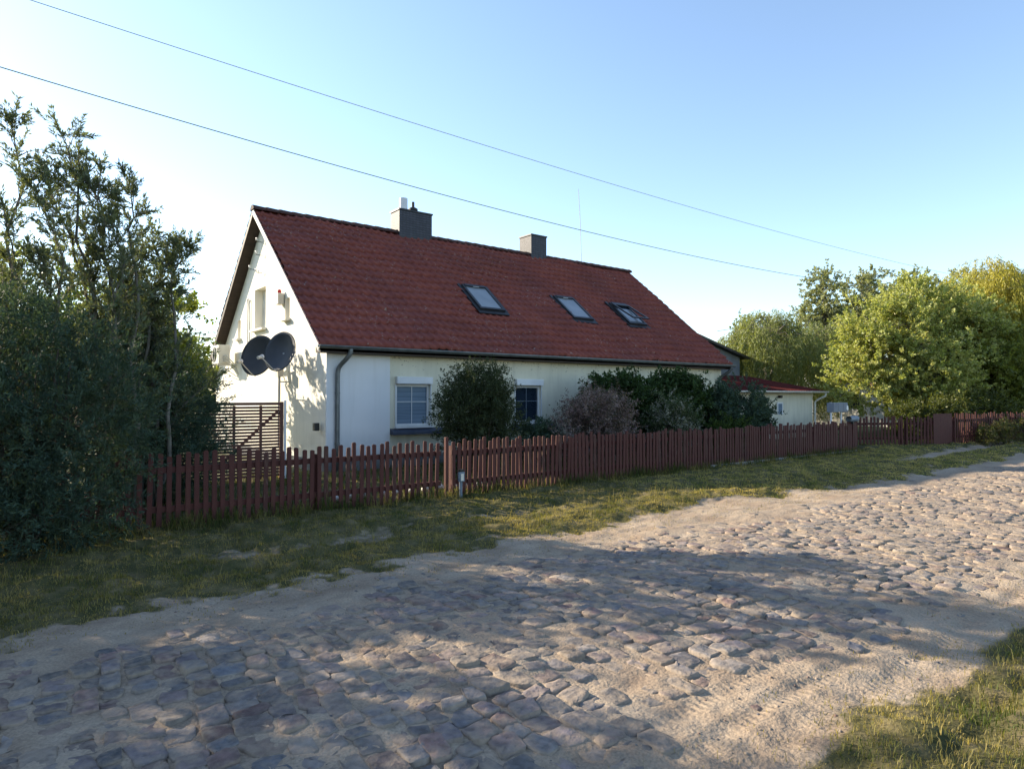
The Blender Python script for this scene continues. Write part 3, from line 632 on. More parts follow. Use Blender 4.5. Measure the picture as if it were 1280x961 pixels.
MB().cbox((5.02, 21.0, 2.9), (.32, .8, .56), .02).build('casing', M['plast'], ac)
g_ = MB()
for k in range(9): g_.tube([(4.85, 21.07+.22*math.cos(a)*(k+1)/9, 2.9+.22*math.sin(a)*(k+1)/9) for a in np.linspace(0, 6.283, 24)], .005, 4)
g_.build('fan_grille', M['dkmetal'], ac)
for y_ in (20.7, 21.26): MB().box((4.86, y_, 2.58), (5.41, y_+.04, 2.615)).tube([(4.9, y_+.02, 2.59), (5.4, y_+.02, 2.25)], .012, 5).build('bracket', M['pvc'], ac)
b = MB()
for k in range(3): b.tube([(5.0, 20.59, 2.85-.08*k), (5.05, 20.45, 2.85-.08*k), (5.25, 20.4, 2.6-.08*k), (5.38, 20.4, 2.3)], .02, 6)
b.build('hose', M['plast'], ac)
al = thing('alarm_box', 'small white alarm box with a red lamp on the gable', 'alarm', (5.3, 16.7, 4.0))
MB().cbox((5.31, 16.5, 4.08), (.16, .26, .28), .02).build('housing', M['plast'], al)
MB().lathe([(.05, 4.225), (.05, 4.29), (.03, 4.32)], 12, Matrix.Translation((5.31, 16.5, 0))).build('lamp', M['red'], al)
an = MB().tube([(17.25, YR, ZR-.05), (17.2, YR, 8.2), (17.1, YR, 9.55)], [.018, .015, .011], 6).build('radio_antenna', M['pvc'])
tag(an, 'thin white rod antenna rising from the roof ridge', 'antenna')
fm = MB().cbox((5.30, 13.95, .98), (.12, .1, .17), .01).build('wall_socket', M['black']); tag(fm, 'small black socket box low on the gable near the house corner', 'socket')
# ------------------------------------------------------------------ fences
def picket_mesh(h, worn, wdt=.064, th=.02):
    b = MB(); k = random.uniform(-.008, .008)
    b.prism([(-wdt/2, 0, 0), (wdt/2, 0, 0), (wdt/2, 0, h-.012), (wdt/2-.014, 0, h+k*.3), (-wdt/2+.014, 0, h-k*.3), (-wdt/2, 0, h-.012)], (0, -th, 0))
    me = bpy.data.meshes.new('picket'); me.from_pydata(b.v, [], b.f); me.update(); me.materials.append(M[worn]); return me
M['fencepale'] = mat('faded_red_brown_paint', (.092, .03, .024), (.062, .022, .018), scale=6, rough=.8, bump=.003, bscale=40, stretch=(6, 6, 1), lo=.3, hi=.7)
PM = [picket_mesh(.90+.04*random.uniform(-1, 1), ('fence', 'fencepale', 'fence', 'fenceold', 'fence', 'fencepale', 'fence')[i % 7]) for i in range(16)]
def picket_fence(name, label, p0, p1, sp, zoff=.03, post=2.3, limit=100, gaps=(), endpost=None, rails=(.22, .70), cat='fence', hs=1.0, wide=None):
    p0, p1 = Vector((*p0, 0)), Vector((*p1, 0)); d = (p1-p0); L = d.length; d.normalize(); ang = math.atan2(d.y, d.x)
    t = thing(name, label, cat, p0); nrm = Vector((-d.y, d.x, 0)); mt = Matrix.Translation(p0) @ Matrix.Rotation(ang, 4, 'Z')
    n = int(L/sp); rest = MB()
    for i in range(n+1):
        x = i*sp + random.uniform(-.006, .006)
        if any(a < x < b for a, b in gaps): continue
        me = random.choice(PM); lean = random.gauss(0, .012); z = zoff + random.uniform(-.012, .012)
        m = Matrix.Translation((x, 0, z)) @ Matrix.Rotation(lean, 4, 'Y') @ Matrix.Rotation(random.gauss(0, .012), 4, 'X') @ Matrix.Diagonal((wide or 1, 1, hs, 1))
        if i < limit:
            o = bpy.data.objects.new('picket', me); COL.objects.link(o); o.parent = t; o.matrix_basis = Matrix.Rotation(ang, 4, 'Z') @ m
        else: rest.add([mt @ m @ q.co for q in me.vertices], [tuple(p.vertices) for p in me.polygons])
    if rest.v: struct(rest.build('pickets', M['fence'], t), 'stuff')
    for z in rails: MB().box((-.03, .004, z*hs), (L+.03, .045, z*hs+.075), mt).build('rail', M['fence'], t)
    k = 0; x = .02
    while x < L+.1:
        MB().box((x-.035, .049, -.1), (x+.035, .119, (.82 + .03*random.random())*hs), mt).build('post', M['fence'], t); x += post
    return t
fl = picket_fence('picket_fence', 'weathered red brown picket fence with open gaps, running into the dark shrubs', (-1.2, 9.02), (5.44, 8.99), .106, wide=.92)
random.seed(5)
fr = picket_fence('picket_fence', 'long dense red brown picket fence in front of the house and its shrubs', (5.70, 8.99), (19.55, 8.99), .100)
MB().box((12.5, 8.94, -.03), (19.5, 8.965, .10)).build('plinth', M['concrete'], fr)
gp = MB().cbox((5.57, 9.0, .5), (.05, .06, .98), .008).build('gate_post', M['fencepale']); tag(gp, 'square post joining the two fence runs behind the marker post', 'post')
rt = picket_fence('picket_fence', 'short dark fence return behind the long fence near the gate', (19.75, 9.1), (21.9, 10.25), .125, post=2.05)
ga = picket_fence('garden_gate', 'wide red brown slatted gate with light showing through', (21.98, 10.22), (23.5, 9.32), .125, zoff=.06, post=1.72, cat='gate')
gb = picket_fence('garden_gate', 'narrow red brown gate beside the solid fence panel', (23.62, 9.24), (24.4, 8.76), .125, zoff=.06, post=.8, cat='gate')
pd = Vector((24.4, 8.72, 0)); pe = Vector((25.45, 8.52, 0)); pt = thing('fence_panel', 'solid red brown fence panel right of the narrow gate', 'fence', pd)
dd = (pe-pd).normalized(); mt = Matrix.Translation(pd) @ Matrix.Rotation(math.atan2(dd.y, dd.x), 4, 'Z')
b = MB()
for i in range(8): b.box((i*.13+.002, 0, .03), (i*.13+.127, .022, 1.06+.01*(i % 2)), mt)
b.build('boards', M['fence'], pt); MB().box((0, .025, .25), (1.05, .065, .32), mt).box((0, .025, .78), (1.05, .065, .85), mt).build('rail', M['fence'], pt)
rf = picket_fence('picket_fence', 'overgrown red brown fence below the big bright tree', (25.6, 8.5), (33.5, 6.9), .125, hs=1.14)
# slatted screen beside the gable
scr = thing('slatted_screen', 'dark brown slatted wooden screen left of the gable', 'screen', (4.2, 12.9, 0))
for k in range(23): MB().box((1.0, 12.9, .10+.0595*k), (4.17, 12.918, .144+.0595*k)).build('slat', M['slat'], scr)
MB().box((1.0, 12.88, 1.475), (4.2, 12.94, 1.53)).build('top_rail', M['slat'], scr)
for x in (1.4, 2.3, 3.31, 3.80): MB().box((x, 12.92, .05), (x+.045, 12.96, 1.47)).build('upright', M['slat'], scr)
MB().box((4.175, 12.87, 0), (4.235, 12.95, 1.54)).build('post', M['slat'], scr)
MB().prism([(4.17, 12.964, 1.40), (4.17, 12.964, 1.33), (3.0, 12.964, .25), (3.0, 12.964, .32)], (0, .02, 0)).build('brace', M['slat'], scr)
pp = MB().cbox((4.28, 12.92, .77), (.05, .05, 1.6), .01).build('post', M['pvc']); tag(pp, 'white post at the end of the slatted screen', 'post')
# ------------------------------------------------------------------ small things
mk = thing('marker_post', 'short blue grey marker post in the grass before the fence', 'marker post', (5.74, 8.83, 0))
MB().tube([(5.74, 8.83, -.1), (5.74, 8.83, .36)], .026, 10).build('post', M['bluegrey'], mk)
MB().cbox((5.74, 8.815, .36), (.10, .05, .16), .012).build('head', M['bluegrey'], mk); MB().box((5.715, 8.781, .30), (5.765, 8.789, .41)).build('plate', M['plast'], mk); MB().cbox((5.74, 8.82, .46), (.085, .06, .04), .01).build('cap', M['black'], mk)
lb = thing('letterbox_stand', 'grey metal letterbox cabinet on pale posts above the fence end', 'letterbox', (19.3, 9.5, 0))
for x in (19.02, 19.62): MB().box((x, 9.46, -.05), (x+.045, 9.5, 1.47 if x < 19.3 else 1.2)).build('post', M['pvc'], lb)
MB().cbox((19.42, 9.48, 1.32), (.86, .2, .28), .01).build('cabinet', M['greywall'], lb)
for k in range(3): MB().box((19.01+.285*k, 9.375, 1.195), (19.27+.285*k, 9.383, 1.445)).build('door', M['greywall'], lb)
MB().cbox((19.8, 9.37, 1.30), (.09, .02, .13), .004).build('plate', M['pvc'], lb)
tb = thing('newspaper_tube', 'dark grey newspaper tube on top of the fence end', 'newspaper tube', (19.2, 8.93, .9))
MB().tube([(18.95, 8.93, 1.0), (19.42, 8.93, 1.0)], .085, 18, False).tube([(18.95, 8.93, 1.0), (19.42, 8.93, 1.0)], .078, 18, False).build('tube', M['bluegrey'], tb, True)
MB().box((19.15, 8.9, .86), (19.2, 8.96, .917)).build('foot', M['dkmetal'], tb)
for k in range(11):
    b = MB(); r_ = random.uniform(.055, .085); pr = [(r_*math.sin(a)*random.uniform(.9, 1.1), r_*.75*(1-math.cos(a))-.01) for a in np.linspace(.05, 3.09, 7)]
    o = b.lathe(pr, 9, Matrix.Translation((3.95+.27*k+random.uniform(-.04, .04), 9.62+random.uniform(-.04, .04), .05))).build('edging_stone', M['stone'], None, True)
    tag(o, 'pale rounded stone in the row edging the bed behind the fence', 'stone', 'edging stones behind the fence')
# wires
def wire(pts, r, label):
    P = [Vector(p) for p in pts]; q = []
    for i in range(49):
        x = P[0].x + (P[-1].x-P[0].x)*i/48; L = np.polyfit([p.x for p in P], [p.z for p in P], 2); q.append((x, np.interp(x, [p.x for p in P], [p.y for p in P]), float(np.polyval(L, x))))
    tag(MB().tube(q, r, 6).build('overhead_wire', M['wire']), label, 'wire', 'overhead wires along the street')
def at(x, y, Y):
    U = Vector((math.sin(YAW), -math.cos(YAW), 0)); up = U.cross(Fv); d = Fv + U*((x-640)/FPX) - up*((y-480.5)/FPX)
    return Vector((0, 0, H)) + d*(Y/d.y)
a_, b_, c_ = at(0, 84, 10.5), at(500, 229, 10.5), at(1010, 347, 10.5)
def par(p, q, r):
    co = np.polyfit([p.x, q.x, r.x], [p.z, q.z, r.z], 2); return [(x, 10.5, float(np.polyval(co, x))) for x in np.linspace(-8, r.x, 6)] , co
def wire2(p, q, r, rad, label, xend):
    co = np.polyfit([p.x, q.x, r.x], [p.z, q.z, r.z], 2)
    P = [(x, p.y, float(np.polyval(co, x))) for x in np.linspace(-10, xend, 60)]
    tag(MB().tube(P, rad, 6).build('overhead_wire', M['wire']), label, 'wire', 'overhead wires along the street')
wire2(a_, b_, c_, .0075, 'lower overhead wire, ending in the trees left of the bright tree', 26)
wire2(at(37, 0, 10.4), at(520, 155, 10.4), at(1175, 340, 10.4), .0052, 'upper overhead wire, reaching the top of the bright tree', 34)
# ------------------------------------------------------------------ annex and far buildings
ax = thing('annex', 'low cream outbuilding with a shallow red roof beside the farmhouse', 'outbuilding', (20, 13.8, 0))
MB().prism([(19.8, 13.75, -.05), (19.8, 19.7, -.05), (19.8, 19.7, 1.95), (19.8, 17.0, 2.42), (19.8, 13.75, 1.85)], (6.3, 0, 0)).build('wall', M['cream'], ax)
b = MB(); u = np.arange(19.95, 26.45, .035); 
for (ya, za, yb_, zb_) in ((13.35, 1.86, 17.0, 2.55), (20.0, 1.92, 17.0, 2.55)):
    vs = []
    for dz in (0, -.03):
        vs += [(x, ya, za+dz+.02*math.sin(x*2*math.pi/.18)) for x in u] + [(x, yb_, zb_+dz+.02*math.sin(x*2*math.pi/.18)) for x in u]
    m = len(u); fs = [(i, i+1, m+i+1, m+i) for i in range(m-1)] + [(2*m+i+1, 2*m+i, 3*m+i, 3*m+i+1) for i in range(m-1)] + [(i+1, i, 2*m+i, 2*m+i+1) for i in range(m-1)] + [(0, m, 3*m, 2*m), (m-1, 3*m-1, 4*m-1, 2*m-1)]
    b.add(vs, fs)
b.build('roof', M['redmetal'], ax)
gutter(13.3, 1.85, 19.95, 26.45, M['plast'], 'gutter', ax)
q = MB().tube([(26.3, 13.3, 1.78), (26.3, 13.32, 1.66), (26.18, 13.6, 1.5), (26.15, 13.68, 1.4), (26.15, 13.68, .05)], .04, 10).build('downpipe', M['plast'], ax)
wn = MB().box((23.4, 13.72, .95), (23.47, 13.76, 1.42)).box((23.75, 13.72, .95), (23.82, 13.76, 1.42)).box((23.47, 13.72, 1.36), (23.75, 13.76, 1.42)).build('window', M['pvc'], ax)
MB().box((23.47, 13.73, .95), (23.75, 13.745, 1.36)).build('pane', M['blind'], wn)
MB().cbox((23.55, 13.68, 1.63), (.14, .12, .1), .02).build('lamp', M['black'], ax)
bn = thing('barn', 'grey clad barn with a dark roof edge behind the farmhouse', 'barn', (23, 20.4, 0))
MB().prism([(20.2, 20.4, -.05), (20.2, 20.4, 4.95), (23.0, 20.4, 5.57), (31.1, 20.4, 3.72), (31.1, 20.4, -.05)], (0, 14, 0)).build('wall', M['greywall'], bn)  # unseen ridge and left side shaped to throw shade on the annex roof
MB().prism([(19.98, 20.1, 4.93), (23.0, 20.1, 5.59), (31.6, 20.1, 3.63), (31.6, 20.1, 3.75), (23.0, 20.1, 5.71), (19.98, 20.1, 5.05)], (0, 15, 0)).build('roof', M['dkmetal'], bn)
def shed(name, label, cat, xa, xb, ya, yb_, ze, zr, wm, rm):
    t = thing(name, label, cat, (xa, ya, 0)); ym = (ya+yb_)/2
    MB().prism([(xa, ya, -.05), (xa, yb_, -.05), (xa, yb_, ze), (xa, ym, zr), (xa, ya, ze)], (xb-xa, 0, 0)).build('wall', wm, t)
    MB().prism([(xa-.3, ya-.4, ze-.08), (xa-.3, ym, zr+.04), (xa-.3, yb_+.4, ze-.08), (xa-.3, yb_+.4, ze+.08), (xa-.3, ym, zr+.2), (xa-.3, ya-.4, ze+.08)], (xb-xa+.6, 0, 0)).build('roof', rm, t)
    MB().box((xa-.03, ym-.5, 1), (xa-.003, ym+.5, 1.9)).build('window', M['glass'], t)
shed('shed', 'small far shed with a terracotta roof between the annex and the bright tree', 'shed', 38, 46, 15.6, 20, 1.9, 2.5, M['plast'], M['terra'])
shed('distant_house', 'pale far house glimpsed behind the willow and the bright tree', 'house', 56, 66, 24, 32, 3.2, 5.4, M['white'], M['greywall'])
# ------------------------------------------------------------------ vegetation
def nz(a): return a/np.maximum(np.linalg.norm(a, axis=-1, keepdims=True), 1e-9)
def leaf_arrays(P, D, N, L, Wd, col):
    """one four-cornered folded leaf per row"""
    S_ = nz(np.cross(D, N)); L = L[:, None]; Wd = Wd[:, None]; N = nz(np.cross(S_, D))
    V = np.stack([P, P+D*L*.5+S_*Wd*.5+N*Wd*.15, P+D*L, P+D*L*.5-S_*Wd*.5+N*Wd*.15], 1).reshape(-1, 3)
    i = np.arange(len(P))*4; return V, np.stack([i, i+1, i+2, i+3], 1), np.repeat(col, 4, 0)
def shoot_leaves(rg, S0, Dr, Ln, per, L, Wd, ang, cols, t0=.1, upb=.3, jit=.02):
    n = len(S0); k = np.repeat(np.arange(n), per); t = rg.uniform(t0, 1, len(k)); D = Dr[k]
    a = nz(np.cross(D, nz(rg.normal(size=(len(k), 3))))); an_ = ang*rg.uniform(.6, 1.4, len(k))[:, None]
    ld = nz(D*np.cos(an_) + a*np.sin(an_)); P = S0[k] + D*(Ln[k]*t)[:, None] + rg.normal(size=(len(k), 3))*jit
    N = nz(rg.normal(size=(len(k), 3)) + np.array([0, 0, upb*3]))
    ci = rg.integers(len(cols), size=n)[k]; ci2 = rg.integers(len(cols), size=len(k)); cc = np.asarray(cols)
    col = (cc[ci]*.6+cc[ci2]*.4)*rg.uniform(.8, 1.2, (len(k), 1))
    s_ = rg.uniform(.7, 1.25, len(k))
    return leaf_arrays(P, ld, N, L*s_, Wd*s_, col)
def emit(t, tb, sets, lm, bm_, crown='crown', trunk='trunk'):
    if tb.v: tb.build(trunk, bm_, t, True)
    o = 0; Vs, Fs, Cs = [], [], []
    for V, F, C in sets: Vs.append(V); Fs.append(F+o); Cs.append(C); o += len(V)
    me = np_mesh(crown, np.concatenate(Vs), np.concatenate(Fs), np.concatenate(Cs)); return link(crown, me, lm, t)
def curve_pts(p, q, n, rg, wob, sag=0):
    p, q = np.array(p, float), np.array(q, float); t = np.linspace(0, 1, n)[:, None]; L = np.linalg.norm(q-p)
    w_ = np.cumsum(rg.normal(size=(n, 3)), 0)*wob*L/n; w_ -= w_[-1]*t; pts = p + (q-p)*t + w_; pts[:, 2] += sag*L*np.sin(t[:, 0]*math.pi); return pts
def foliage(name, label, cat, base, lobes, shoots, per, slen, L, Wd, cols, seed, trunk_r=.08, group=None, lm='leaf', bark='bark', up=.35, clump=.7, thr=-.5, ang=.9, shell=2.2, stems=1, limb_every=9, trunk_top=None, spread=.15):
    rg = np.random.default_rng(seed); base = np.array(base, float); t = thing(name, label, cat, tuple(base), group)
    lb_ = np.array(lobes, float); wts = (lb_[:, 3]*lb_[:, 4]*lb_[:, 5])**(2/3); wts /= wts.sum(); nf = fnoise(seed+100, clump*2, 2, 3, 8)
    pts = np.zeros((0, 3)); out = np.zeros((0, 3)); li = np.zeros(0, int)
    while len(pts) < shoots:
        n = shoots*2; k = rg.choice(len(lb_), n, p=wts); d = nz(rg.normal(size=(n, 3))); r = rg.uniform(0, 1, n)**(1/(shell*1.6)); r *= 1+.13*rg.normal(size=n)*(r > .7)
        P = lb_[k, :3] + d*r[:, None]*lb_[k, 3:]; ok = (nf(P) > thr) & (P[:, 2] > .03)
        pts = np.concatenate([pts, P[ok]]); out = np.concatenate([out, d[ok]]); li = np.concatenate([li, k[ok]])
    pts, out, li = pts[:shoots]+base, out[:shoots], li[:shoots]
    D = nz(out*.7 + rg.normal(size=out.shape)*.55 + np.array([0, 0, up])); Ln = slen*rg.uniform(.5, 1.3, shoots)*np.where(rg.random(shoots) < .06, 1.6, 1)
    tb = MB(); ztop = trunk_top or float((lb_[:, 2]).max())
    roots = []
    for s_ in range(stems):
        a = 6.28*s_/stems; b0 = base + (np.array([math.cos(a), math.sin(a), 0])*spread*.5 if stems > 1 else 0)
        top = base + np.array([math.cos(a)*spread*3*(stems > 1), math.sin(a)*spread*3*(stems > 1), ztop]) + rg.normal(size=3)*[.1, .1, 0]
        p = curve_pts(b0-[0, 0, .1], top, 9, rg, .12); roots.append(p); rr = trunk_r*(1-.85*np.linspace(0, 1, 9)); rr[0] *= 1.4; tb.tube(p, list(rr), 8)
    lm_pts = []
    for j in range(len(lb_)):
        p = roots[j % stems]; c_ = base+lb_[j, :3]; k = max(1, min(7, int(np.argmin(np.abs(p[:, 2]-(base[2]+(c_[2]-base[2])*.6)))))); q = curve_pts(p[k], c_, 6, rg, .2, .08)
        tb.tube(q, list(trunk_r*.5*(1-.7*np.linspace(0, 1, 6))), 6); lm_pts.append(q)
    for i in range(0, shoots, limb_every):
        q = lm_pts[li[i]][rg.integers(2, 6)]; tb.tube(curve_pts(q, pts[i], 4, rg, .25, .05), [trunk_r*.16+.003, trunk_r*.1+.002, trunk_r*.06+.002, .002], 3, False)
    sets = [shoot_leaves(rg, pts, D, Ln, per, L, Wd, ang, cols)]
    emit(t, tb, sets, M[lm], M[bark]); return t
# --- sea buckthorn: many upright stems with plumes of narrow grey-green leaves
BUCK = [(.12, .145, .095), (.145, .17, .11), (.095, .12, .08), (.18, .20, .12), (.15, .17, .06)]
def buckthorn(label, base, tips, seed, side=26, per=30, L=.066, Wd=.0165, group='sea buckthorn shrubs', low=.34, slen=.38, dense=.66, blen=.8, cat='shrub'):
    rg = np.random.default_rng(seed); base = np.array(base, float); t = thing('sea_buckthorn', label, cat, tuple(base), group); tb = MB(); S0, D, Ln = [], [], []
    for tip in tips:
        tip = np.array(tip, float); b0 = base + rg.normal(size=3)*[.18, .18, 0]; L_ = np.linalg.norm(tip-b0)
        c0 = b0 + (tip-b0)*[.22, .22, .72]; u_ = np.linspace(0, 1, 14)[:, None]; st = b0-[0, 0, .1]
        p = st*(1-u_)**2 + 2*c0*u_*(1-u_) + tip*u_**2 + (curve_pts(st, tip, 14, rg, .16) - (st+(tip-st)*u_)); ax_ = nz(tip-b0)
        tb.tube(p, list(.035*(1-.93*np.linspace(0, 1, 14))+.002), 6)
        for k in range(int(side*dense*L_/4)):
            f = low + (1-low)*rg.random()**.8; i = f*13; i0 = min(12, int(i)); q = p[i0]+(p[i0+1]-p[i0])*(i-i0)
            d = nz(nz(rg.normal(size=3))*.9 + ax_*.75 + [0, 0, .15]); l1 = (1.15-.75*f)*rg.uniform(.35, 1.0)*.95*blen
            q2 = q + d*l1; tb.tube(curve_pts(q, q2, 4, rg, .15, .04), [.008, .006, .004, .002], 3, False)
            for m in range(4):
                u = rg.uniform(.25, 1); S0.append(q+(q2-q)*u); D.append(nz(d*.7+rg.normal(size=3)*.45+[0, 0, .25])); Ln.append(slen*rg.uniform(.4, 1.1)*(1.1-.4*f))
        for f in np.linspace(.62, .99, 13):
            i = f*13; i0 = min(12, int(i)); d_ = nz(p[i0+1]-p[i0]); S0.append(p[i0]+(p[i0+1]-p[i0])*(i-i0)); D.append(nz(d_*.85+rg.normal(size=3)*.38)); Ln.append(rg.uniform(.16, .36))
        S0.append(p[-2]); D.append(nz(p[-1]-p[-2])); Ln.append(slen*1.1); S0.append(p[-1]); D.append(nz(p[-1]-p[-2]+rg.normal(size=3)*.05)); Ln.append(slen*.7)
    S0, D, Ln = np.array(S0), nz(np.array(D)), np.array(Ln)
    for i in range(0, len(S0)): tb.tube([S0[i], S0[i]+D[i]*Ln[i]], [.003, .0012], 3, False)
    emit(t, tb, [shoot_leaves(rg, S0, D, Ln, per, L, Wd, .62, BUCK, t0=.02, upb=.1, jit=.006)], M['leafd'], M['greybark'])
buckthorn('tall grey green sea buckthorn with plumes at the left picture edge', (.35, 9.9, 0),
          [at(12, 150, 10.0), at(40, 235, 9.8), at(-25, 300, 9.6), at(5, 260, 9.6), at(55, 330, 9.5)], 1)
buckthorn('tall sea buckthorn with loose upright plumes beside the one at the edge', (1.1, 10.2, 0),
          [at(72, 160, 10.2), at(98, 205, 10.3), at(125, 215, 10.2), at(165, 235, 10.2), at(140, 280, 9.9), at(105, 290, 10.4), at(60, 225, 10.4), at(150, 330, 9.7)], 2)
buckthorn('sea buckthorn with branches reaching out towards the gable', (1.35, 10.6, 0),
          [at(190, 290, 10.5), at(240, 310, 10.5), at(212, 330, 10.4), at(180, 320, 10.6), at(165, 345, 10.3), at(190, 365, 10.6), at(196, 410, 10.5), at(205, 470, 10.3), at(262, 478, 10.4), at(190, 500, 10.1)], 3, side=34, blen=.55, dense=.7)
DARK = [(.045, .078, .058), (.06, .095, .07), (.036, .062, .048), (.07, .098, .06)]
foliage('dense_shrub', 'dense dark shrub spilling over the fence in front of the buckthorn', 'shrub', (.12, 8.8, 0), [(0, 0, 1.3, 1.15, .85, 1.3), (-.5, -.3, .9, .9, .7, .95), (-.45, .1, 2.15, .8, .6, .7), (.6, .1, 1.3, .6, .7, .9), (.55, -.25, .45, .45, .4, .45), (.2, -.55, .4, .5, .4, .4)], 2600, 40, .30, .058, .012, DARK, 11, .05, 'dark shrubs by the left fence', 'leafd', stems=5, thr=-1.2, ang=.7)
foliage('dense_shrub', 'dark shrub behind the fence left of the slatted screen', 'shrub', (1.6, 10.9, 0), [(0, 0, 1.3, .9, .8, 1.2), (.35, .2, 1.0, .65, .7, .9), (-.7, .1, 1.9, .9, .8, 1.0)], 2600, 36, .32, .058, .013, DARK, 12, .05, 'dark shrubs by the left fence', 'leafd', stems=4, thr=-1.0, ang=.7)
YEL = [(.15, .20, .03), (.19, .24, .04), (.11, .16, .03), (.23, .26, .05)]
foliage('leafy_tree', 'yellow green leafy tree glowing behind the dark left shrubs', 'tree', (0.3, 15.6, 0), [(0, 0, 2.7, 1.0, 1.2, 1.3), (-1.0, .2, 3.0, 1.2, 1.2, 1.3), (.2, .3, 1.7, 1.0, 1.1, 1.0), (-1.3, 0, 1.8, 1.2, 1.2, 1.2)], 2200, 26, .4, .085, .05, YEL, 13, .1, None, thr=-.5)
foliage('leafy_tree', 'mid green tree seen between the buckthorn stems', 'tree', (-1.6, 17.0, 0), [(0, 0, 3.0, 1.6, 1.5, 1.7), (.8, .2, 2.2, 1.2, 1.2, 1.4), (-1.2, 0, 2.4, 1.4, 1.4, 1.6)], 2200, 24, .4, .085, .05, [(.06, .09, .02), (.08, .11, .025), (.045, .07, .02)], 14, .1, None, thr=-.6)
foliage('young_maple', 'small bright yellow green maple at the right side of the dark left shrubs', 'tree', (3.15, 18.1, 0), [(0, 0, 3.3, .75, .8, .9), (-.5, .1, 2.6, .8, .8, .8), (.15, 0, 2.0, .7, .75, .7), (-.9, .2, 3.4, .8, .8, .8)], 1500, 24, .3, .08, .06, YEL, 15, .05, None, thr=-.7)
# --- trees outside the left picture edge whose shade lies on the road
for i, (x, y, h, rr) in enumerate([(-3.65, 10.4, 6.0, 1.25), (-5.8, 10.8, 6.6, 1.8), (-9.0, 11.5, 6.8, 2.2), (-6.4, 14.5, 7.6, 1.6), (-12.6, 12, 7, 2.4)]):
    foliage('leafy_tree', 'roadside tree beyond the left picture edge, number %s from the buckthorn' % ['first', 'second', 'third', 'fourth', 'fifth'][i] if False else ['tree just left of the picture edge beside the buckthorn', 'second tree left of the picture edge along the fence', 'third tree left of the picture edge along the fence', 'tallest tree left of the picture edge, in the garden', 'farthest tree left of the picture edge'][i], 'tree', (x, y, 0),
            [(0, 0, h*.62, rr, rr*.9, h*.36), (-.6, .3, h*.45, rr*.9, rr, h*.3), (.6, -.3, h*.40, rr*.8, rr*.8, h*.3), (.2, .2, h*.22, rr, rr, h*.2)], 1500, 22, .5, .11, .055, BUCK, 50+i, .12, 'roadside trees left of the picture', thr=-.35, clump=.9)
# --- shrubs between fence and facade
OLIVE = [(.045, .06, .03), (.06, .075, .038), (.032, .046, .022)]
foliage('round_shrub', 'tall round dark shrub between the two facade windows', 'shrub', (7.8, 11.35, 0), [(0, 0, 1.15, .80, .75, 1.0), (.1, 0, 1.7, .55, .55, .6), (-.4, 0, 1.3, .45, .5, .55), (.45, .1, 1.2, .45, .5, .6)], 1900, 30, .26, .05, .02, OLIVE, 21, .04, None, 'leafd', stems=5, thr=-1.1)
foliage('low_shrub', 'small dark shrub below the right facade window', 'shrub', (9.6, 11.5, 0), [(0, 0, .55, .45, .4, .5), (.4, .1, .5, .35, .4, .45)], 520, 28, .2, .05, .025, DARK, 22, .03, None, 'leafd', stems=3, thr=-1.2)
PINK = [(.15, .095, .10), (.22, .15, .155), (.09, .065, .06), (.05, .06, .035), (.34, .26, .26)]
foliage('flowering_shrub', 'pinkish purple shrub spreading right of the right facade window', 'shrub', (11.0, 11.0, 0), [(0, 0, .95, .85, .7, .75), (-.55, 0, .85, .5, .5, .6), (.45, .1, 1.15, .55, .5, .5), (-.1, 0, 1.25, .45, .45, .4), (-.9, 0, .75, .35, .4, .4)], 1600, 26, .3, .04, .022, PINK, 23, .035, None, 'leafd', stems=6, thr=-.9)
LIL = [(.035, .065, .022), (.05, .085, .03), (.026, .048, .018)]
foliage('lilac_bush', 'tall dark lilac bush behind the pinkish shrub', 'shrub', (12.8, 12.1, 0), [(0, 0, 1.6, .75, .6, .7), (-.3, .1, 1.2, .6, .6, .7), (.35, .1, 1.2, .6, .6, .8)], 1250, 24, .3, .085, .05, LIL, 24, .045, 'lilac bushes by the facade', 'leafd', stems=5, thr=-.9)
foliage('lilac_bush', 'broad dark lilac bush right of the taller one, nearest the house end', 'shrub', (15.1, 12.0, 0), [(0, 0, 1.5, .85, .7, .75), (.6, 0, 1.25, .7, .6, .75), (-.7, .1, 1.3, .6, .6, .8), (-.3, 0, 1.75, .4, .4, .45)], 1600, 24, .3, .085, .05, LIL, 25, .045, 'lilac bushes by the facade', 'leafd', stems=5, thr=-.9)
foliage('flowering_shrub', 'pale flowering shrub low in front of the lilacs', 'shrub', (13.4, 10.9, 0), [(0, 0, .9, .5, .5, .75), (.5, 0, .8, .45, .45, .6)], 620, 24, .28, .045, .03, [(.05, .075, .03), (.04, .06, .025), (.30, .29, .27), (.06, .08, .035)], 26, .03, None, 'leafd', stems=4, thr=-.9)
foliage('dense_shrub', 'dark rounded shrub at the far end of the facade before the annex', 'shrub', (17.1, 11.4, 0), [(0, 0, 1.1, 1.0, .8, .85), (.75, 0, .9, .65, .6, .7), (-.7, 0, 1.0, .7, .6, .8)], 1500, 26, .3, .07, .04, DARK, 27, .04, None, 'leafd', stems=5, thr=-1)
foliage('low_shrub', 'low fresh green shrub at the foot of the far dark shrub', 'shrub', (15.8, 10.6, 0), [(0, 0, .6, .6, .5, .55)], 400, 26, .22, .06, .035, [(.06, .09, .02), (.045, .075, .02)], 28, .03, None, 'leafd', stems=3, thr=-1.2)
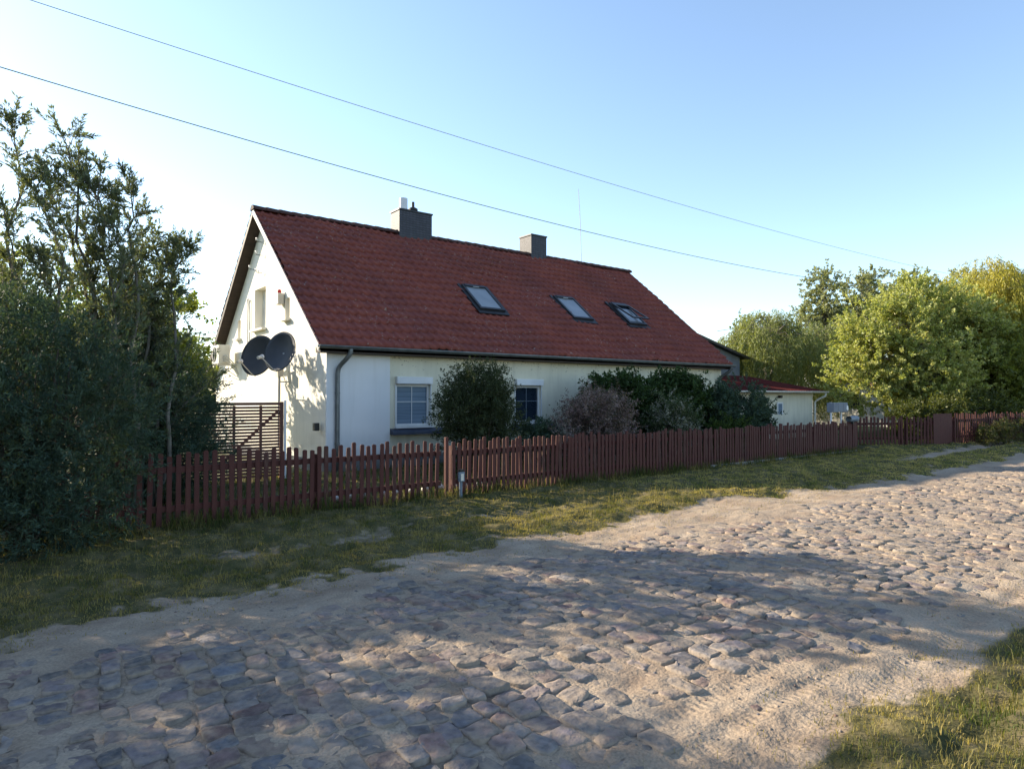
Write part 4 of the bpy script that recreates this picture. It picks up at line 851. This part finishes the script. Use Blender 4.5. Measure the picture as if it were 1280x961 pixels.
# --- trees on the right
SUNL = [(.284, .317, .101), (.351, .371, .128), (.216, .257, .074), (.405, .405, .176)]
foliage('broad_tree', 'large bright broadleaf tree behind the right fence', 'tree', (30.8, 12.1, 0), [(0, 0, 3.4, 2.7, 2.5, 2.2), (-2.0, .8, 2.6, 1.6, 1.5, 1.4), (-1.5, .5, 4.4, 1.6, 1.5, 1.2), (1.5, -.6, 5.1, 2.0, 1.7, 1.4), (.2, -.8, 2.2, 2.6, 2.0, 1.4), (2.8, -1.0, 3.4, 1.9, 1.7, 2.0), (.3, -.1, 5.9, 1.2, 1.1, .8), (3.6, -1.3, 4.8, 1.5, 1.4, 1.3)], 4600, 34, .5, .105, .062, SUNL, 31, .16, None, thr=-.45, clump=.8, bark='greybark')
foliage('broad_tree', 'darker leafy tree right of the bright tree, above the overgrown fence', 'tree', (34.4, 10.2, 0), [(0, 0, 2.6, 2.2, 2.0, 1.9), (-.8, 0, 3.6, 1.4, 1.4, 1.2), (.8, -.5, 1.8, 2.2, 1.8, 1.4), (2.4, -.6, 3.2, 2.0, 1.6, 1.8)], 2800, 32, .5, .105, .06, [(.16, .19, .04), (.20, .22, .05), (.12, .15, .035)], 32, .15, None, thr=-.5, clump=.9)
foliage('hedge_bush', 'low bush filling the gap behind the overgrown fence', 'shrub', (28.5, 9.6, 0), [(0, 0, .8, 2.4, .7, .75), (2.6, -.5, .9, 1.6, .7, .8), (-2.2, .6, .7, 1.0, .6, .6)], 1500, 26, .35, .09, .05, [(.07, .085, .02), (.10, .11, .025), (.05, .065, .018)], 33, .03, None, stems=5, thr=-.5)
foliage('weed_clump', 'leafy weeds growing in front of the overgrown fence', 'weeds', (27.6, 7.75, 0), [(0, 0, .3, 1.0, .25, .35), (1.5, -.35, .4, .9, .25, .45), (-1.1, .2, .25, .5, .2, .3)], 420, 22, .25, .07, .03, [(.08, .095, .025), (.12, .12, .035), (.10, .07, .04)], 34, .02, None, stems=5, thr=-.6)
def willow(label, base, h, rad, strands, seed, cols, L=.16, Wd=.032, group='weeping willows', lowz=.25):
    rg = np.random.default_rng(seed); base = np.array(base, float); t = thing('weeping_willow', label, 'tree', tuple(base), group); tb = MB(); S0, D, Ln = [], [], []
    p = curve_pts(base-[0, 0, .1], base+[.2, .1, h*.6], 8, rg, .1); tb.tube(p, list(.28*(1-.6*np.linspace(0, 1, 8))), 9); nf = fnoise(seed+9, 1.6, 2, 3, 8)
    limbs = []
    for k in range(16):
        a = 6.28*k/16+rg.normal()*.2; rr = rad*rg.uniform(.35, .9); e = base + [math.cos(a)*rr, math.sin(a)*rr, h*rg.uniform(.72, .98)*(1-.25*(rr/rad)**2)]
        q = curve_pts(p[rg.integers(4, 8)], e, 7, rg, .15, .12); tb.tube(q, list(.09*(1-.85*np.linspace(0, 1, 7))), 6); limbs.append(q)
    n = 0
    while n < strands:
        a = rg.uniform(0, 6.28); r = math.sqrt(rg.random()); z = h*(1-.42*r**2.2)*rg.uniform(.9, 1.03); s0 = base + np.array([math.cos(a)*r*rad, math.sin(a)*r*rad, z])
        if nf(s0[None]*np.array([1, 1, .3]))[0] < -.35: continue
        ln = min(rg.uniform(.25, .75)*h*(.5+.5*r), s0[2]-lowz); steps = max(2, int(ln/.55)); q = s0.copy(); d = nz(np.array([math.cos(a)*.9, math.sin(a)*.9, .4])+rg.normal(size=3)*.3)
        for k in range(steps):
            d = nz(d*.4 + np.array([0, 0, -1.0]) + rg.normal(size=3)*.08); S0.append(q.copy()); D.append(d); Ln.append(.58); q = q+d*.55
        n += 1
        if n % 9 == 0:
            l_ = limbs[rg.integers(16)]; tb.tube(curve_pts(l_[rg.integers(3, 7)], s0, 4, rg, .2, .1), [.02, .015, .01, .005], 3, False)
    S0, D, Ln = np.array(S0), np.array(D), np.array(Ln)
    emit(t, tb, [shoot_leaves(rg, S0, D, Ln, 16, L, Wd, .38, cols, t0=0, upb=.05, jit=.05)], M['leaf'], M['greybark'])
willow('weeping willow behind the annex roof', (34.6, 20.9, 0), 6.6, 3.3, 1000, 41, [(.178, .206, .066), (.225, .243, .084), (.131, .159, .047)])
willow('second weeping willow, rising right behind the first', (39.8, 20.5, 0), 6.4, 2.8, 600, 42, [(.150, .178, .056), (.187, .206, .071), (.112, .140, .042)])
willow('yellow weeping willow at the right picture edge', (37.6, 11.2, 0), 8.3, 3.2, 1100, 43, [(.32, .28, .04), (.38, .34, .05), (.24, .23, .04)])
GREY = [(.221, .247, .143), (.273, .286, .169), (.169, .195, .104)]
def tall(name, label, base, h, lobes, seed, cols=GREY, sh=1200, L=.22, Wd=.13, thr=-.2):
    foliage(name, label, 'tree', base, [(a*h, b_*h, c*h, d*h*1.25, d*h*1.25, e*h*1.1) for a, b_, c, d, e in lobes], sh, 24, .8, L, Wd, cols, seed, h*.018, 'tall trees on the skyline', thr=thr, clump=1.2, bark='greybark', limb_every=5, trunk_top=h*.8)
def far(x, y, dist):
    """ground point under the picture column x at distance dist, and the height that reaches y"""
    U = Vector((math.sin(YAW), -math.cos(YAW), 0)); d = Fv + U*((x-640)/FPX); return (d.x*dist, d.y*dist, 0), H + (495.2-y)/FPX*dist
for i, (x, y, dd_, lo, lab, nm) in enumerate([
    (1030, 337, 58, [(0, 0, .86, .09, .12), (-.03, .02, .70, .10, .13), (.06, 0, .62, .10, .10), (-.12, 0, .52, .12, .10), (.05, 0, .42, .12, .13)], 'slender open tree standing tallest behind the first willow', 'poplar'),
    (1083, 338, 60, [(0, 0, .85, .13, .13), (.1, 0, .80, .10, .12), (-.08, 0, .68, .13, .12), (.1, 0, .6, .12, .12), (0, 0, .45, .15, .15)], 'grey green tree with a flat crown behind the bright tree', 'tall_tree'),
    (1143, 343, 55, [(0, 0, .85, .16, .13), (.12, 0, .75, .16, .15), (-.1, 0, .65, .16, .15), (0, 0, .45, .2, .2)], 'feathery grey tree touching the end of the upper wire', 'tall_tree'),
    (1215, 335, 62, [(0, 0, .88, .12, .10), (.06, 0, .75, .16, .14), (-.1, 0, .6, .2, .2)], 'grey tree peeping above the yellow willow', 'tall_tree'),
    (1285, 352, 50, [(0, 0, .86, .13, .12), (.08, 0, .7, .18, .15), (-.04, 0, .55, .2, .2)], 'dark tree at the right edge behind the yellow willow', 'tall_tree'),
    (950, 398, 64, [(0, 0, .8, .2, .18), (.1, 0, .6, .25, .25)], 'pale tree behind the left side of the first willow', 'tall_tree')]):
    b3, hh = far(x, y, dd_); tall(nm, lab, b3, hh, lo, 60+i, cols=[(.035, .045, .025), (.05, .06, .03)] if i == 4 else GREY, sh=900 if i != 0 else 800)
# far belt of trees closing the view beyond the garden
rg = np.random.default_rng(77)
lobes = []
for k in range(60):
    a = R(8) + R(100)*k/60; d = 105 + 18*rg.random(); lobes.append((math.cos(a)*d, math.sin(a)*d, 2.6+1.6*rg.random(), 4.2, 4.2, 3+1.5*rg.random()))
S0 = []; O = []
lb_ = np.array(lobes); k = rg.integers(len(lb_), size=9000); d = nz(rg.normal(size=(9000, 3))); P = lb_[k, :3]+d*lb_[k, 3:]*(rg.random(9000)**.3)[:, None]; ok = P[:, 2] > 0; P, d = P[ok], d[ok]
V_, F_, C_ = shoot_leaves(rg, P, nz(d+[0, 0, .4]), np.full(len(P), 1.2), 12, .6, .4, .9, [(.05, .07, .03), (.07, .085, .035), (.04, .055, .025)])
struct(link('far_woodland', np_mesh('far_woodland', V_, F_, C_), M['leaf']), 'stuff')
